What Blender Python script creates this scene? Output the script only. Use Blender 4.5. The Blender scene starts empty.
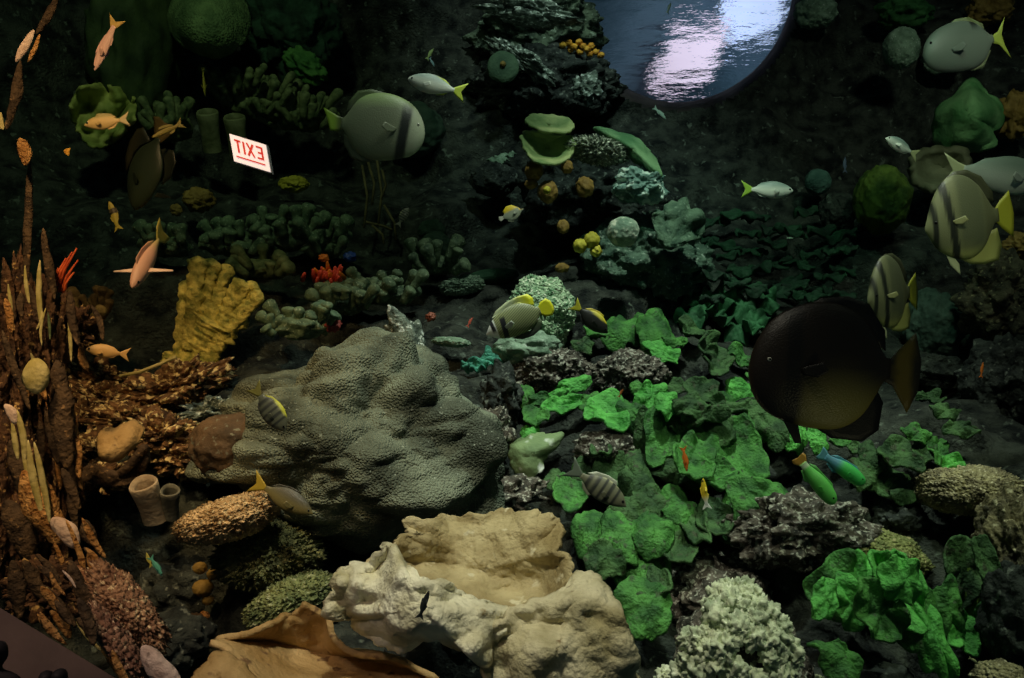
import bpy, math, random
import numpy as np
from mathutils import Vector, Matrix, noise
from mathutils.bvhtree import BVHTree

# ------------------------------------------------------------------ camera, world, lights
SC = bpy.context.scene
COL = SC.collection
F = 887.0                                   # focal length in pixels of a 1024 wide frame
PITCH = math.radians(20)
cd = bpy.data.cameras.new('camera'); cam = bpy.data.objects.new('camera', cd); COL.objects.link(cam)
cd.sensor_width = 36; cd.lens = F/1024*36; cd.clip_start = .05; cd.clip_end = 60
cam.location = (0, 0, 0); cam.rotation_euler = (math.pi/2-PITCH, 0, 0)
SC.camera = cam
SC.view_settings.view_transform = 'Standard'; SC.view_settings.look = 'None'
SC.view_settings.gamma = 1; SC.view_settings.exposure = 0.0
SC.view_settings.use_curve_mapping = False

RIGHT = Vector((1, 0, 0)); UP = Vector((0, math.sin(PITCH), math.cos(PITCH))); FWD = Vector((0, math.cos(PITCH), -math.sin(PITCH)))
def P(px, py, d):                            # pixel of the photograph + distance along the view axis -> a point of the place
    return (FWD + RIGHT*((px-512)/F) + UP*((339-py)/F))*d

w = bpy.data.worlds.new('dim_water'); SC.world = w; w.use_nodes = True
w.node_tree.nodes['Background'].inputs[0].default_value = (.13, .26, .31, 1)
w.node_tree.nodes['Background'].inputs[1].default_value = .065

def spot(name, pos, target, power, col, angle, blend=.8, size=.12):
    l = bpy.data.lights.new(name, 'SPOT'); l.energy = power; l.color = col; l.spot_size = math.radians(angle)
    l.spot_blend = blend; l.shadow_soft_size = size
    o = bpy.data.objects.new(name, l); COL.objects.link(o); o.location = pos
    o.rotation_euler = (Vector(target)-Vector(pos)).to_track_quat('-Z', 'Y').to_euler()
    return o
# the lamps that hang over the tank, plus added fill lights
spot('tank_or_fill_lamp', (.6, 2.9, 1.9), P(645, 410, 3.0), 290, (.86, 1, .82), 54, 1)
spot('tank_or_fill_lamp', (-.1, 1.3, 1.5), P(480, 610, 2.0), 165, (1, .96, .74), 38, 1)
spot('tank_or_fill_lamp', (1.5, 1.5, 1.3), P(900, 600, 2.2), 70, (.85, 1, .66), 46, 1)
spot('tank_or_fill_lamp', (.1, 3.5, 2.0), P(400, 430, 2.9), 110, (.88, 1, .84), 34, 1)
spot('tank_or_fill_lamp', (-1.1, 1.5, 1.3), P(155, 450, 2.7), 160, (1, .66, .30), 52, 1)
spot('tank_or_fill_lamp', (.6, 2.8, 2.2), P(590, 200, 4.8), 150, (.72, 1, .86), 36, 1)
spot('tank_or_fill_lamp', (.1, 3.4, 2.6), P(540, 50, 5.2), 150, (.8, 1, .86), 34, 1)  # added fill to brighten the arch
spot('tank_or_fill_lamp', (-1.0, 2.4, 2.0), P(225, 140, 4.4), 60, (.75, 1, .55), 60, 1)
spot('tank_or_fill_lamp', (1.7, 2.0, 1.8), P(950, 130, 4.2), 70, (.85, 1, .74), 50, 1)
spot('tank_or_fill_lamp', (1.0, 1.6, 1.6), P(950, 230, 2.6), 45, (.95, 1, .7), 34, 1)  # added fill for the striped batfish, otherwise in shadow
spot('tank_or_fill_lamp', (.9, 2.4, 2.2), P(780, 280, 4.0), 60, (.5, 1, .66), 40, 1)
spot('belly_fill', (.75, .55, -.85), P(868, 415, 1.35), 1.3, (1, .95, .5), 34, 1, .08)  # unseen fill, added to light the belly of the big batfish
spot('hall_glow', (-.9, .75, .45), P(40, 650, 1.2), 20, (1, .72, .6), 50, 1, .1)  # unseen fill, added so that the dark sill shows
spot('tank_or_fill_lamp', (-.95, .9, .9), P(70, 530, 1.9), 40, (1, .72, .42), 42, 1)  # added fill to brighten the blades at the left edge

# ------------------------------------------------------------------ materials
def _n(nt, t, **k):
    n = nt.nodes.new(t)
    for a, b in k.items(): setattr(n, a, b)
    return n
def mat(name, c1, c2, scale=25, c3=None, s3=60, t3=.6, rough=.75, bump=.5, bscale=90, kind='noise', spec=.3, trans=0, bdist=.006):
    m = bpy.data.materials.new(name); m.use_nodes = True; nt = m.node_tree
    b = nt.nodes['Principled BSDF']; b.inputs['Roughness'].default_value = rough
    b.inputs['Specular IOR Level'].default_value = spec
    tc = _n(nt, 'ShaderNodeTexCoord')
    nz = _n(nt, 'ShaderNodeTexNoise'); nz.inputs['Scale'].default_value = scale; nz.inputs['Detail'].default_value = 5
    nt.links.new(tc.outputs['Object'], nz.inputs['Vector'])
    r = _n(nt, 'ShaderNodeValToRGB'); r.color_ramp.elements[0].position = .36; r.color_ramp.elements[1].position = .62
    r.color_ramp.elements[0].color = (*c1, 1); r.color_ramp.elements[1].color = (*c2, 1)
    nt.links.new(nz.outputs['Fac'], r.inputs['Fac'])
    out = r.outputs['Color']
    if c3:
        n3 = _n(nt, 'ShaderNodeTexNoise'); n3.inputs['Scale'].default_value = s3; n3.inputs['Detail'].default_value = 3
        nt.links.new(tc.outputs['Object'], n3.inputs['Vector'])
        r3 = _n(nt, 'ShaderNodeValToRGB'); r3.color_ramp.elements[0].position = t3; r3.color_ramp.elements[1].position = min(1, t3+.08)
        nt.links.new(n3.outputs['Fac'], r3.inputs['Fac'])
        mx = _n(nt, 'ShaderNodeMix', data_type='RGBA'); nt.links.new(r3.outputs['Color'], mx.inputs[0])
        nt.links.new(out, mx.inputs[6]); mx.inputs[7].default_value = (*c3, 1); out = mx.outputs[2]
    nt.links.new(out, b.inputs['Base Color'])
    bp = _n(nt, 'ShaderNodeBump'); bp.inputs['Strength'].default_value = bump; bp.inputs['Distance'].default_value = bdist
    if kind == 'voronoi':
        t = _n(nt, 'ShaderNodeTexVoronoi'); t.inputs['Scale'].default_value = bscale; o = t.outputs['Distance']; bp.invert = True
    else:
        t = _n(nt, 'ShaderNodeTexNoise'); t.inputs['Scale'].default_value = bscale; t.inputs['Detail'].default_value = 6; o = t.outputs['Fac']
    nt.links.new(tc.outputs['Object'], t.inputs['Vector'])
    nt.links.new(o, bp.inputs['Height']); nt.links.new(bp.outputs['Normal'], b.inputs['Normal'])
    return m
def plain(name, c, rough=.6, emit=0, metal=0):
    m = bpy.data.materials.new(name); m.use_nodes = True; b = m.node_tree.nodes['Principled BSDF']
    b.inputs['Base Color'].default_value = (*c, 1); b.inputs['Roughness'].default_value = rough; b.inputs['Metallic'].default_value = metal
    if emit: b.inputs['Emission Color'].default_value = (*c, 1); b.inputs['Emission Strength'].default_value = emit
    return m

ROCK = mat('reef_rock', (.005, .008, .008), (.05, .06, .048), 13, (.12, .15, .12), 24, .63, .95, 1, 70, bdist=.02)
ROCK_PINK = mat('coralline_rock', (.025, .026, .02), (.15, .13, .105), 26, (.46, .46, .38), 80, .54, .85, 1, 80, bdist=.012)
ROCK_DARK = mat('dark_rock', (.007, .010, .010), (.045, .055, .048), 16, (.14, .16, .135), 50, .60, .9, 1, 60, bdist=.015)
BRAIN = mat('brain_coral', (.045, .055, .038), (.21, .245, .175), 6, (.30, .34, .27), 110, .64, .8, 1, 170, 'voronoi', bdist=.006)
TAN = mat('tan_plate_coral', (.30, .25, .13), (.66, .60, .42), 8, (.22, .17, .09), 26, .62, .7, .8, 60, bdist=.01)
TAN_O = mat('ochre_plate_coral', (.32, .20, .07), (.55, .38, .17), 8, (.16, .09, .04), 30, .62, .7, .8, 60, bdist=.01)
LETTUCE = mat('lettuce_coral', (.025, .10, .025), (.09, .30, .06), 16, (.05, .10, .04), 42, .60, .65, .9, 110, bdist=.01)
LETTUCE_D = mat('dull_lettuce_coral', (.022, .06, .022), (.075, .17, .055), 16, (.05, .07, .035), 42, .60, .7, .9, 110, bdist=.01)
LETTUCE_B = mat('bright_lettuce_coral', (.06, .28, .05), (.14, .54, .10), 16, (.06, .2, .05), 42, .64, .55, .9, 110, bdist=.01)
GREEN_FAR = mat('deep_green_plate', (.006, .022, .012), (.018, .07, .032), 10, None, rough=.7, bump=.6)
WHITE_NUB = mat('pale_knob_coral', (.34, .40, .27), (.66, .72, .50), 22, (.8, .85, .65), 60, .6, .8, .8, 90, bdist=.006)
GREEN_NUB = mat('green_speckled_coral', (.12, .26, .13), (.42, .58, .36), 30, (.75, .85, .62), 70, .55, .8, 1, 110, 'voronoi', bdist=.01)
TEAL = mat('teal_coral', (.02, .12, .09), (.08, .35, .25), 20, None, rough=.7, bump=.8)
YELLOW_FAN = mat('yellow_fan_coral', (.26, .26, .05), (.78, .66, .16), 30, (.22, .25, .06), 45, .62, .7, 1, 90, bdist=.01)
RUST = mat('rust_rubble', (.05, .025, .012), (.26, .14, .06), 30, (.85, .68, .32), 50, .54, .8, 1, 70, bdist=.014)
ORANGE_NUB = mat('orange_nubby_coral', (.42, .25, .10), (.82, .58, .30), 24, (.85, .7, .4), 100, .58, .7, 1, 120, 'voronoi', bdist=.01)
OLIVE_NUB = mat('olive_nubby_coral', (.06, .07, .03), (.2, .22, .09), 24, (.35, .32, .12), 90, .6, .8, 1, 120, 'voronoi', bdist=.01)
GOLD_NUB = mat('gold_nubby_coral', (.20, .17, .10), (.5, .44, .24), 24, (.75, .68, .45), 90, .58, .8, 1, 120, 'voronoi', bdist=.01)
FINGER = mat('green_finger_coral', (.05, .08, .03), (.16, .20, .085), 30, None, rough=.7, bump=.8)
FINGER_G = mat('grey_finger_coral', (.05, .09, .05), (.15, .22, .12), 30, (.3, .38, .25), 90, .6, rough=.7, bump=.8)
DOME = mat('green_dome_coral', (.05, .13, .04), (.12, .24, .08), 12, None, rough=.7, bump=.8, kind='voronoi')
MOSS = mat('mossy_coral', (.03, .06, .008), (.10, .15, .02), 16, None, rough=.8, bump=.8)
GREYGREEN = mat('grey_green_coral', (.10, .17, .11), (.26, .38, .27), 16, (.5, .6, .5), 80, .62, .8, .9, 90, bdist=.01)
SILVER = mat('silvery_encrusting_coral', (.05, .07, .055), (.26, .32, .26), 22, (.8, .88, .8), 45, .56, .7, 1, 90, bdist=.014)
YELLOW = mat('yellow_sponge', (.28, .26, .02), (.5, .46, .05), 20, None, rough=.7, bump=.7)
MUSTARD = mat('mustard_sponge', (.16, .10, .02), (.30, .20, .05), 20, None, rough=.7, bump=.7)
ORANGE = mat('orange_sponge', (.5, .2, .02), (.75, .42, .05), 30, None, rough=.7, bump=.7)
TUBE = mat('tube_sponge', (.35, .27, .18), (.55, .46, .32), 20, None, rough=.7, bump=.6)
PALE = mat('pale_limestone', (.4, .45, .4), (.7, .75, .66), 20, None, rough=.7, bump=.7)
BLADE_O = mat('orange_blade', (.30, .13, .03), (.62, .34, .12), 30, (.14, .05, .01), 90, .55, .7, 1, 120, bdist=.01)
BLADE_Y = mat('yellow_blade', (.38, .32, .10), (.62, .54, .25), 20, None, rough=.6, bump=.6)
BLADE_D = mat('dark_blade', (.04, .025, .015), (.12, .075, .04), 20, (.3, .18, .08), 60, .62, .8, 1, 90, bdist=.01)
BLADE_P = mat('pink_blade', (.55, .38, .30), (.8, .62, .52), 20, (.35, .25, .2), 70, .6, .6, .8, 90)
RED = mat('red_gorgonian', (.4, .05, .01), (.65, .12, .03), 30, None, rough=.7, bump=.6)
FISHM = None

# ------------------------------------------------------------------ object helpers
ORG = {}
def link(name, verts, faces, m, parent=None, origin=None, smooth=True, local=False):
    """ONE mesh object from world-space vertices (or local ones), origin at its base"""
    V = np.array(verts, dtype=float)
    if local: o3 = np.zeros(3)
    elif parent is not None: o3 = np.array(ORG[parent.name])
    elif origin is not None: o3 = np.array(origin)
    else: o3 = np.array([(V[:, 0].min()+V[:, 0].max())/2, (V[:, 1].min()+V[:, 1].max())/2, V[:, 2].min()])
    me = bpy.data.meshes.new(name); me.from_pydata((V-o3).tolist(), [], faces); me.update()
    if smooth: me.polygons.foreach_set('use_smooth', [True]*len(me.polygons))
    if m: me.materials.append(m)
    o = bpy.data.objects.new(name, me); COL.objects.link(o)
    if parent is not None: o.parent = parent
    elif not local: o.location = o3
    ORG[o.name] = tuple(o3)
    return o
def empty(name, loc, label=None, cat=None, group=None):
    o = bpy.data.objects.new(name, None); COL.objects.link(o); o.location = loc; o.empty_display_size = .05
    ORG[o.name] = tuple(loc); tag(o, label, cat, group); return o
def tag(o, label=None, cat=None, group=None, kind=None):
    if label: o['label'] = label
    if cat: o['category'] = cat
    if group: o['group'] = group
    if kind: o['kind'] = kind
    return o
def solid(o, t, off=0, sub=0):
    s = o.modifiers.new('thickness', 'SOLIDIFY'); s.thickness = t; s.offset = off
    if sub: q = o.modifiers.new('smooth', 'SUBSURF'); q.levels = sub; q.render_levels = sub
    return o
def fbm(p, f, oct=4):
    return noise.fractal(Vector(p)*f, .9, 2.1, oct)
_ico = {}
def ico(n):
    if n not in _ico:
        import bmesh
        bm = bmesh.new(); bmesh.ops.create_icosphere(bm, subdivisions=n, radius=1)
        _ico[n] = (np.array([v.co[:] for v in bm.verts]), [tuple(v.index for v in f.verts) for f in bm.faces]); bm.free()
    return _ico[n]

# ------------------------------------------------------------------ the reef: a floor that climbs into a wall
prof = [(.7, -1.62), (1.3, -1.52), (1.9, -1.40), (2.5, -1.30), (3.2, -1.22), (4.0, -1.08), (4.8, -.78), (5.3, -.35), (5.7, .25), (5.95, .9), (6.1, 1.7), (6.2, 2.8)]
pt = np.linspace(0, 1, len(prof)); py_ = np.array([p[0] for p in prof]); pz_ = np.array([p[1] for p in prof])
NX, NT = 380, 420
HOLE_C = P(682, -8, 5.9); HOLE_R = 114*5.9/F
def reef_point(x, t):
    y = float(np.interp(t, pt, py_)); z = float(np.interp(t, pt, pz_))
    l = max(0, -x-1.3); r = max(0, x-2.1)
    y -= .55*l*min(1, max(0, t-.25)*2.5)*1.6; z += .35*l*(1-t)
    y -= .5*r*max(0, t-.3)
    v = Vector((x, y, z))
    a = noise.fractal(v*1.1, 1, 2, 3)*.22+noise.fractal(v*4+Vector((5, 2, 1)), 1, 2.1, 4)*.07+noise.fractal(v*16, .8, 2.1, 3)*.018
    n = Vector((0, -min(1, t*1.3), 1-t*.8)).normalized()
    return v+n*a
V = []; Fc = []
for j in range(NT):
    t = j/(NT-1)
    for i in range(NX):
        x = -4.4+9.2*i/(NX-1)
        V.append(reef_point(x, t))
hd = HOLE_C.normalized()
def in_hole(v): return v.y > 4 and (v-hd*v.dot(hd)).length < HOLE_R*v.dot(hd)/HOLE_C.length
hol = [in_hole(v) for v in V]
for j in range(NT-1):
    for i in range(NX-1):
        q = (j*NX+i, j*NX+i+1, (j+1)*NX+i+1, (j+1)*NX+i)
        if not any(hol[k] for k in q): Fc.append(q)
reef = link('reef_rock_wall', [v[:] for v in V], Fc, ROCK, origin=(0, 3, -1.5)); tag(reef, kind='structure')
reef.name = 'floor'
BVH = BVHTree.FromPolygons([v[:] for v in V], [f for f in Fc])
def depth(px, py):
    d = P(px, py, 1)
    h = BVH.ray_cast(Vector((0, 0, 0)), d.normalized())
    return (h[3]/d.length) if h[0] else 6.0

# ------------------------------------------------------------------ shape builders
def blob(name, label, cat, px, py, w, h, m, dd=0, dz=None, sub=5, amp=.12, f=2.0, nub=0, nf=10, rot=0, seed=0, parent=None, group=None, d=None, flat=0, power=2):
    """boulder or mound: w, h half sizes in pixels at its distance; nub = knob height, nf = knobs per radius"""
    d = d if d is not None else depth(px, py+h*.3)+dd
    c = P(px, py, d); s = d/F; a, b = w*s, h*s; e = (dz*s if dz else (a+b)/2)
    vs, fs = ico(sub); R = Matrix.Rotation(math.radians(rot), 3, FWD)
    off = Vector((seed*3.7, seed*1.3, seed*2.1)); out = []
    m0 = min(a, b, e)
    X, Y, Z = R@RIGHT, R@UP, FWD
    for v in vs:
        q = Vector(v)
        k = 1+amp*fbm(q+off, f, 4)
        if flat and q.y > 0: k *= 1-flat*q.y*q.y
        if nub:
            vor = noise.voronoi(Vector((q.x*a, q.y*b, q.z*e))/m0*nf*.5+off)[0]
            k += nub*(max(0, .62-vor[0])*1.4)
        out.append((c+X*(q.x*a*k)+Y*(q.y*b*k)+Z*(q.z*e*k))[:])
    o = link(name, out, fs, m, parent)
    if parent is None: tag(o, label, cat, group)
    return o

def shell(name, label, cat, pts, cen, m, thick=.02, N=120, Mr=22, bulge=.0, ruff=.02, rf=5, seed=0, parent=None, group=None, d0=None, power=1.6, fine=.006):
    """a wavy sheet: pts = outline pixels with distances, cen = (px,py,distance)"""
    n = len(pts); base = d0 if d0 is not None else 0
    ctrl = [P(p[0], p[1], base+(p[2] if len(p) > 2 else 0)) for p in pts]
    edge = []
    for k in range(N):
        u = k/N*n; i = int(u); t = u-i
        a, b, c, e = ctrl[(i-1) % n], ctrl[i % n], ctrl[(i+1) % n], ctrl[(i+2) % n]
        edge.append(.5*((2*b)+(c-a)*t+(2*a-5*b+4*c-e)*t*t+(3*b-a-3*c+e)*t**3))
    C = P(cen[0], cen[1], base+cen[2]); nrm = -C.normalized(); vs = [C]; fs = []
    off = Vector((seed*7.1, seed*2.3, seed))
    for j in range(1, Mr+1):
        r = j/Mr
        for k in range(N):
            E = edge[k]; p = C.lerp(E, r)
            dep = (E-C).dot(FWD); p = p + FWD*(dep*(r**power-r))       # profile from the centre out to the rim
            p = p+nrm*(bulge*(1-r*r)+ruff*r*noise.noise(p*rf*2.4+off)*.9+ruff*.35*r*noise.noise(p*rf*5+off)+ruff*noise.noise(p*rf*1.1+off)+fine*fbm(p, 26, 3))
            if r > .8: p = p+(E-C).normalized()*(fine*2.2*fbm(E, 30, 3)*(r-.8)*5)
            vs.append(p)
    for k in range(N): fs.append((0, 1+k, 1+(k+1) % N))
    for j in range(Mr-1):
        for k in range(N):
            a = 1+j*N+k; b = 1+j*N+(k+1) % N; fs.append((a, a+N, b+N, b))
    o = link(name, [v[:] for v in vs], fs, m, parent); solid(o, thick)
    if parent is None: tag(o, label, cat, group)
    return o

def frond(px, py, w, h, m, parent=None, tilt=38, roll=0, ruf=.16, k=3, seed=0, d=None, dd=-.06, name='frond', th=.007, cup=.45):
    """one leaf of a lettuce coral, spreading towards the viewer and drooping at the lip"""
    d = d if d is not None else depth(px, py+h*.4)+dd
    s = d/F; W = w*s; L = h*s*(1.3 if tilt < 60 else 1.15)
    rnd = random.Random(seed*31+int(px)*7+int(py)); ph = rnd.uniform(0, 6.28); ph2 = rnd.uniform(0, 6.28); off = Vector((rnd.uniform(0, 50), rnd.uniform(0, 50), 0))
    T = math.radians((tilt*.55 if tilt < 60 else tilt*.8)+rnd.uniform(-14, 14)); c = P(px, py, d-rnd.uniform(0, .09))
    Rr = Matrix.Rotation(math.radians(roll+rnd.uniform(-9, 9)), 3, FWD)
    X = Rr@Vector((1, 0, 0)); Y = Rr@Vector((0, -math.cos(T), -math.sin(T))); Z = X.cross(Y)
    if Z.z < 0: Z = -Z
    dome = cup*rnd.uniform(.3, 1.1)*(1 if rnd.random() < .65 else -.8); W *= .92
    N, Mr = 60, 14; vs = [c[:]]; fs = []
    for j in range(1, Mr+1):
        r = j/Mr
        for i in range(N):
            t_ = 2*math.pi*i/N
            R = 1+.05*math.sin(k*t_+ph)+.42*noise.noise(Vector((math.cos(t_)*1.1, math.sin(t_)*1.1, seed*.7))+off)+.10*noise.noise(Vector((math.cos(t_)*4, math.sin(t_)*4, 0))+off)
            x = r*R*math.sin(t_)*W*.53; y = r*R*math.cos(t_)*L*.53
            u = Vector((x/W*3, y/L*3, 0))
            z = -dome*L*(r**2.2)*(.65+.35*math.cos(t_))+ruf*W*.75*r**1.5*math.sin((k+1)*t_+ph2+r*1.5)+ruf*W*.9*r*noise.noise(u*1.2+off)
            z += .045*W*noise.noise(u*2.6+off)+.02*W*r**3*math.sin(9*t_+ph)
            vs.append((c+X*x+Y*y+Z*z)[:])
    for i in range(N): fs.append((0, 1+i, 1+(i+1) % N))
    for j in range(Mr-1):
        for i in range(N):
            p_ = 1+j*N+i; q_ = 1+j*N+(i+1) % N; fs.append((p_, p_+N, q_+N, q_))
    o = link(name, vs, fs, m, parent); solid(o, th)
    return o

def colony(name, label, cat, fr, group=None, base=True, bm=None):
    """lettuce coral: fronds on one foot of rock"""
    cx = sum(f[0] for f in fr)/len(fr); cy = sum(f[1] for f in fr)/len(fr)
    d = depth(cx, cy); r = empty(name, P(cx, cy+10, d+.05)[:], label, cat, group)
    for i, f in enumerate(fr):
        kw = f[5] if len(f) > 5 else {}
        frond(f[0], f[1], f[2], f[3], f[4], r, seed=i, **kw)
    if base:
        for f in fr[::2]:
            blob('stalk', None, None, f[0], f[1]+f[3]*.1, f[2]*.3, f[3]*.3, bm or ROCK_DARK, dd=.06, sub=3, parent=r, seed=len(fr))
    return r

def tube_path(pts, rad, n=10, cap=True):
    vs = []; fs = []; m = len(pts)
    pts = [Vector(p) for p in pts]
    for i, p in enumerate(pts):
        t = (pts[min(m-1, i+1)]-pts[max(0, i-1)]).normalized()
        a = t.cross(Vector((.13, -1, .21))).normalized(); b = t.cross(a)
        r = rad[i] if isinstance(rad, (list, tuple)) else rad
        for k in range(n):
            q = 2*math.pi*k/n; vs.append((p+a*(r*math.cos(q))+b*(r*math.sin(q)))[:])
    for i in range(m-1):
        for k in range(n):
            fs.append((i*n+k, i*n+(k+1) % n, (i+1)*n+(k+1) % n, (i+1)*n+k))
    if cap: fs.append(tuple(range(n))[::-1]); fs.append(tuple((m-1)*n+k for k in range(n)))
    return vs, fs

def fingers(name, label, cat, px, py, w, h, n, m, fw=6, fl=22, seed=0, dd=-.05, group=None, knob=1.25):
    """bushy finger coral: a low foot and blunt branches, each its own part"""
    rnd = random.Random(seed); d = depth(px, py+h*.5)+dd; s = d/F
    r = empty(name, P(px, py+h, d)[:], label, cat, group)
    blob('base', None, None, px, py+h*.45, w*.8, h*.6, m, d=d+.06, sub=4, amp=.3, parent=r, seed=seed)
    for i in range(n):
        a = rnd.uniform(-1, 1); b = rnd.uniform(-1, 1); f = rnd.uniform(-.08, .06)
        c0 = P(px+a*w*.8, py+h*.5+b*h*.45, d+f+.03)
        dirv = (RIGHT*(a*.7+rnd.uniform(-.25, .25))+UP*(1+rnd.uniform(-.3, .2)-.4*b)-FWD*rnd.uniform(0, .7)).normalized()
        L = fl*s*rnd.uniform(.6, 1.2); R = fw*s*rnd.uniform(.75, 1.2)
        bend = RIGHT*rnd.uniform(-.3, .3)*L
        pts = []; rad = []
        for q, rr in ((0, .8), (.3, .85), (.55, .9), (.75, 1.05*knob/1.15), (.9, knob), (1.0, knob*.8), (1.06, knob*.35)):
            pts.append(c0+dirv*(L*q)+bend*q*q); rad.append(R*rr)
        vs, fs = tube_path(pts, rad, 10)
        link('branch', vs, fs, m, r)
    return r

def blade(name, label, cat, x0, y0, x1, y1, w, m, d, group=None, parent=None, amp=.12, fat=.5, seed=0, pw=.6, bend=0):
    """long tapering lobe from (x0,y0) to (x1,y1)"""
    a, b = P(x0, y0, d), P(x1, y1, d); ax = b-a; L = ax.length; X = ax.normalized(); Y = X.cross(FWD).normalized(); s = d/F
    N, K = 22, 14; vs = []; fs = []
    for i in range(N+1):
        t = i/N; r = w*.5*s*(max(0, math.sin(math.pi*min(.995, max(.005, t))))**pw)
        c = a.lerp(b, t)+Y*(bend*s*math.sin(math.pi*t))
        for k in range(K):
            q = 2*math.pi*k/K
            n = 1+amp*fbm(Vector((t*L*4/s/200, math.cos(q), math.sin(q)+seed)), 2.5, 3)
            vs.append((c+Y*(math.cos(q)*r*n)+FWD*(math.sin(q)*r*n*fat))[:])
    for i in range(N):
        for k in range(K): fs.append((i*K+k, i*K+(k+1) % K, (i+1)*K+(k+1) % K, (i+1)*K+k))
    fs.append(tuple(range(K))[::-1]); fs.append(tuple(N*K+k for k in range(K)))
    o = link(name, vs, fs, m, parent)
    if parent is None: tag(o, label, cat, group)
    return o

def barrel(name, label, cat, px, py, r, ln, m, ang=90, d=None, dd=-.1, group=None, parent=None, tilt=.5, ry=None):
    """open tube sponge; mouth at (px,py), radius r px, running ln px in direction ang (down = 90)"""
    d = d if d is not None else depth(px, py)+dd
    s = d/F; c = P(px, py, d); a = math.radians(ang)
    ax = (RIGHT*math.cos(a)-UP*math.sin(a)+FWD*tilt).normalized(); U = ax.cross(FWD).normalized(); W = ax.cross(U).normalized()
    prof = [(1.0, -.02), (1.08, .02), (1.04, .18), (.95, .4), (.9, .7), (.95, 1.0)]
    inner = [(.96, .0), (.82, .02), (.74, .1), (.68, .4), (.5, .75), (.02, .8)]
    K = 28; rings = prof[::-1]+inner; vs = []; fs = []
    for q, (rr, t) in enumerate(rings):
        for k in range(K):
            th = 2*math.pi*k/K; n = 1+.05*math.sin(3*th+q*.3)
            vs.append((c+ax*(t*ln*s)+U*(math.cos(th)*rr*r*s*n)+W*(math.sin(th)*rr*r*s*n))[:])
    for q in range(len(rings)-1):
        for k in range(K): fs.append((q*K+k, q*K+(k+1) % K, (q+1)*K+(k+1) % K, (q+1)*K+k))
    o = link(name, vs, fs, m, parent)
    if parent is None: tag(o, label, cat, group)
    return o

# ------------------------------------------------------------------ fish
def fish_mat():
    m = bpy.data.materials.new('fish_skin'); m.use_nodes = True; nt = m.node_tree; b = nt.nodes['Principled BSDF']
    at = _n(nt, 'ShaderNodeAttribute', attribute_name='Col'); tc = _n(nt, 'ShaderNodeTexCoord')
    v = _n(nt, 'ShaderNodeTexVoronoi'); v.inputs['Scale'].default_value = 60
    nt.links.new(tc.outputs['Generated'], v.inputs['Vector'])
    bp = _n(nt, 'ShaderNodeBump'); bp.inputs['Strength'].default_value = .25; bp.inputs['Distance'].default_value = .002
    nt.links.new(v.outputs['Distance'], bp.inputs['Height']); nt.links.new(bp.outputs['Normal'], b.inputs['Normal'])
    nt.links.new(at.outputs['Color'], b.inputs['Base Color']); b.inputs['Roughness'].default_value = .42
    return m
FISHM = fish_mat()
EYE_D = plain('eye_black', (.01, .01, .01), .15); EYE_L = plain('eye_silver', (.6, .6, .5), .2)
def paint(o, fn):
    me = o.data; ca = me.color_attributes.new('Col', 'FLOAT_COLOR', 'POINT'); arr = []
    for v in me.vertices: arr += [*fn(v.co.x, v.co.z), 1]
    ca.data.foreach_set('color', arr)
def smooth_interp(xs, tab):
    xs0 = [t[0] for t in tab]; ys = [t[1] for t in tab]
    m = [0]*len(tab)
    for i in range(len(tab)):
        a, b = max(0, i-1), min(len(tab)-1, i+1); m[i] = (ys[b]-ys[a])/(xs0[b]-xs0[a])
    out = []
    for x in xs:
        i = 0
        while i < len(tab)-2 and x > xs0[i+1]: i += 1
        h = xs0[i+1]-xs0[i]; t = (x-xs0[i])/h
        out.append((2*t**3-3*t*t+1)*ys[i]+(t**3-2*t*t+t)*h*m[i]+(-2*t**3+3*t*t)*ys[i+1]+(t**3-t*t)*h*m[i+1])
    return out
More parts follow.
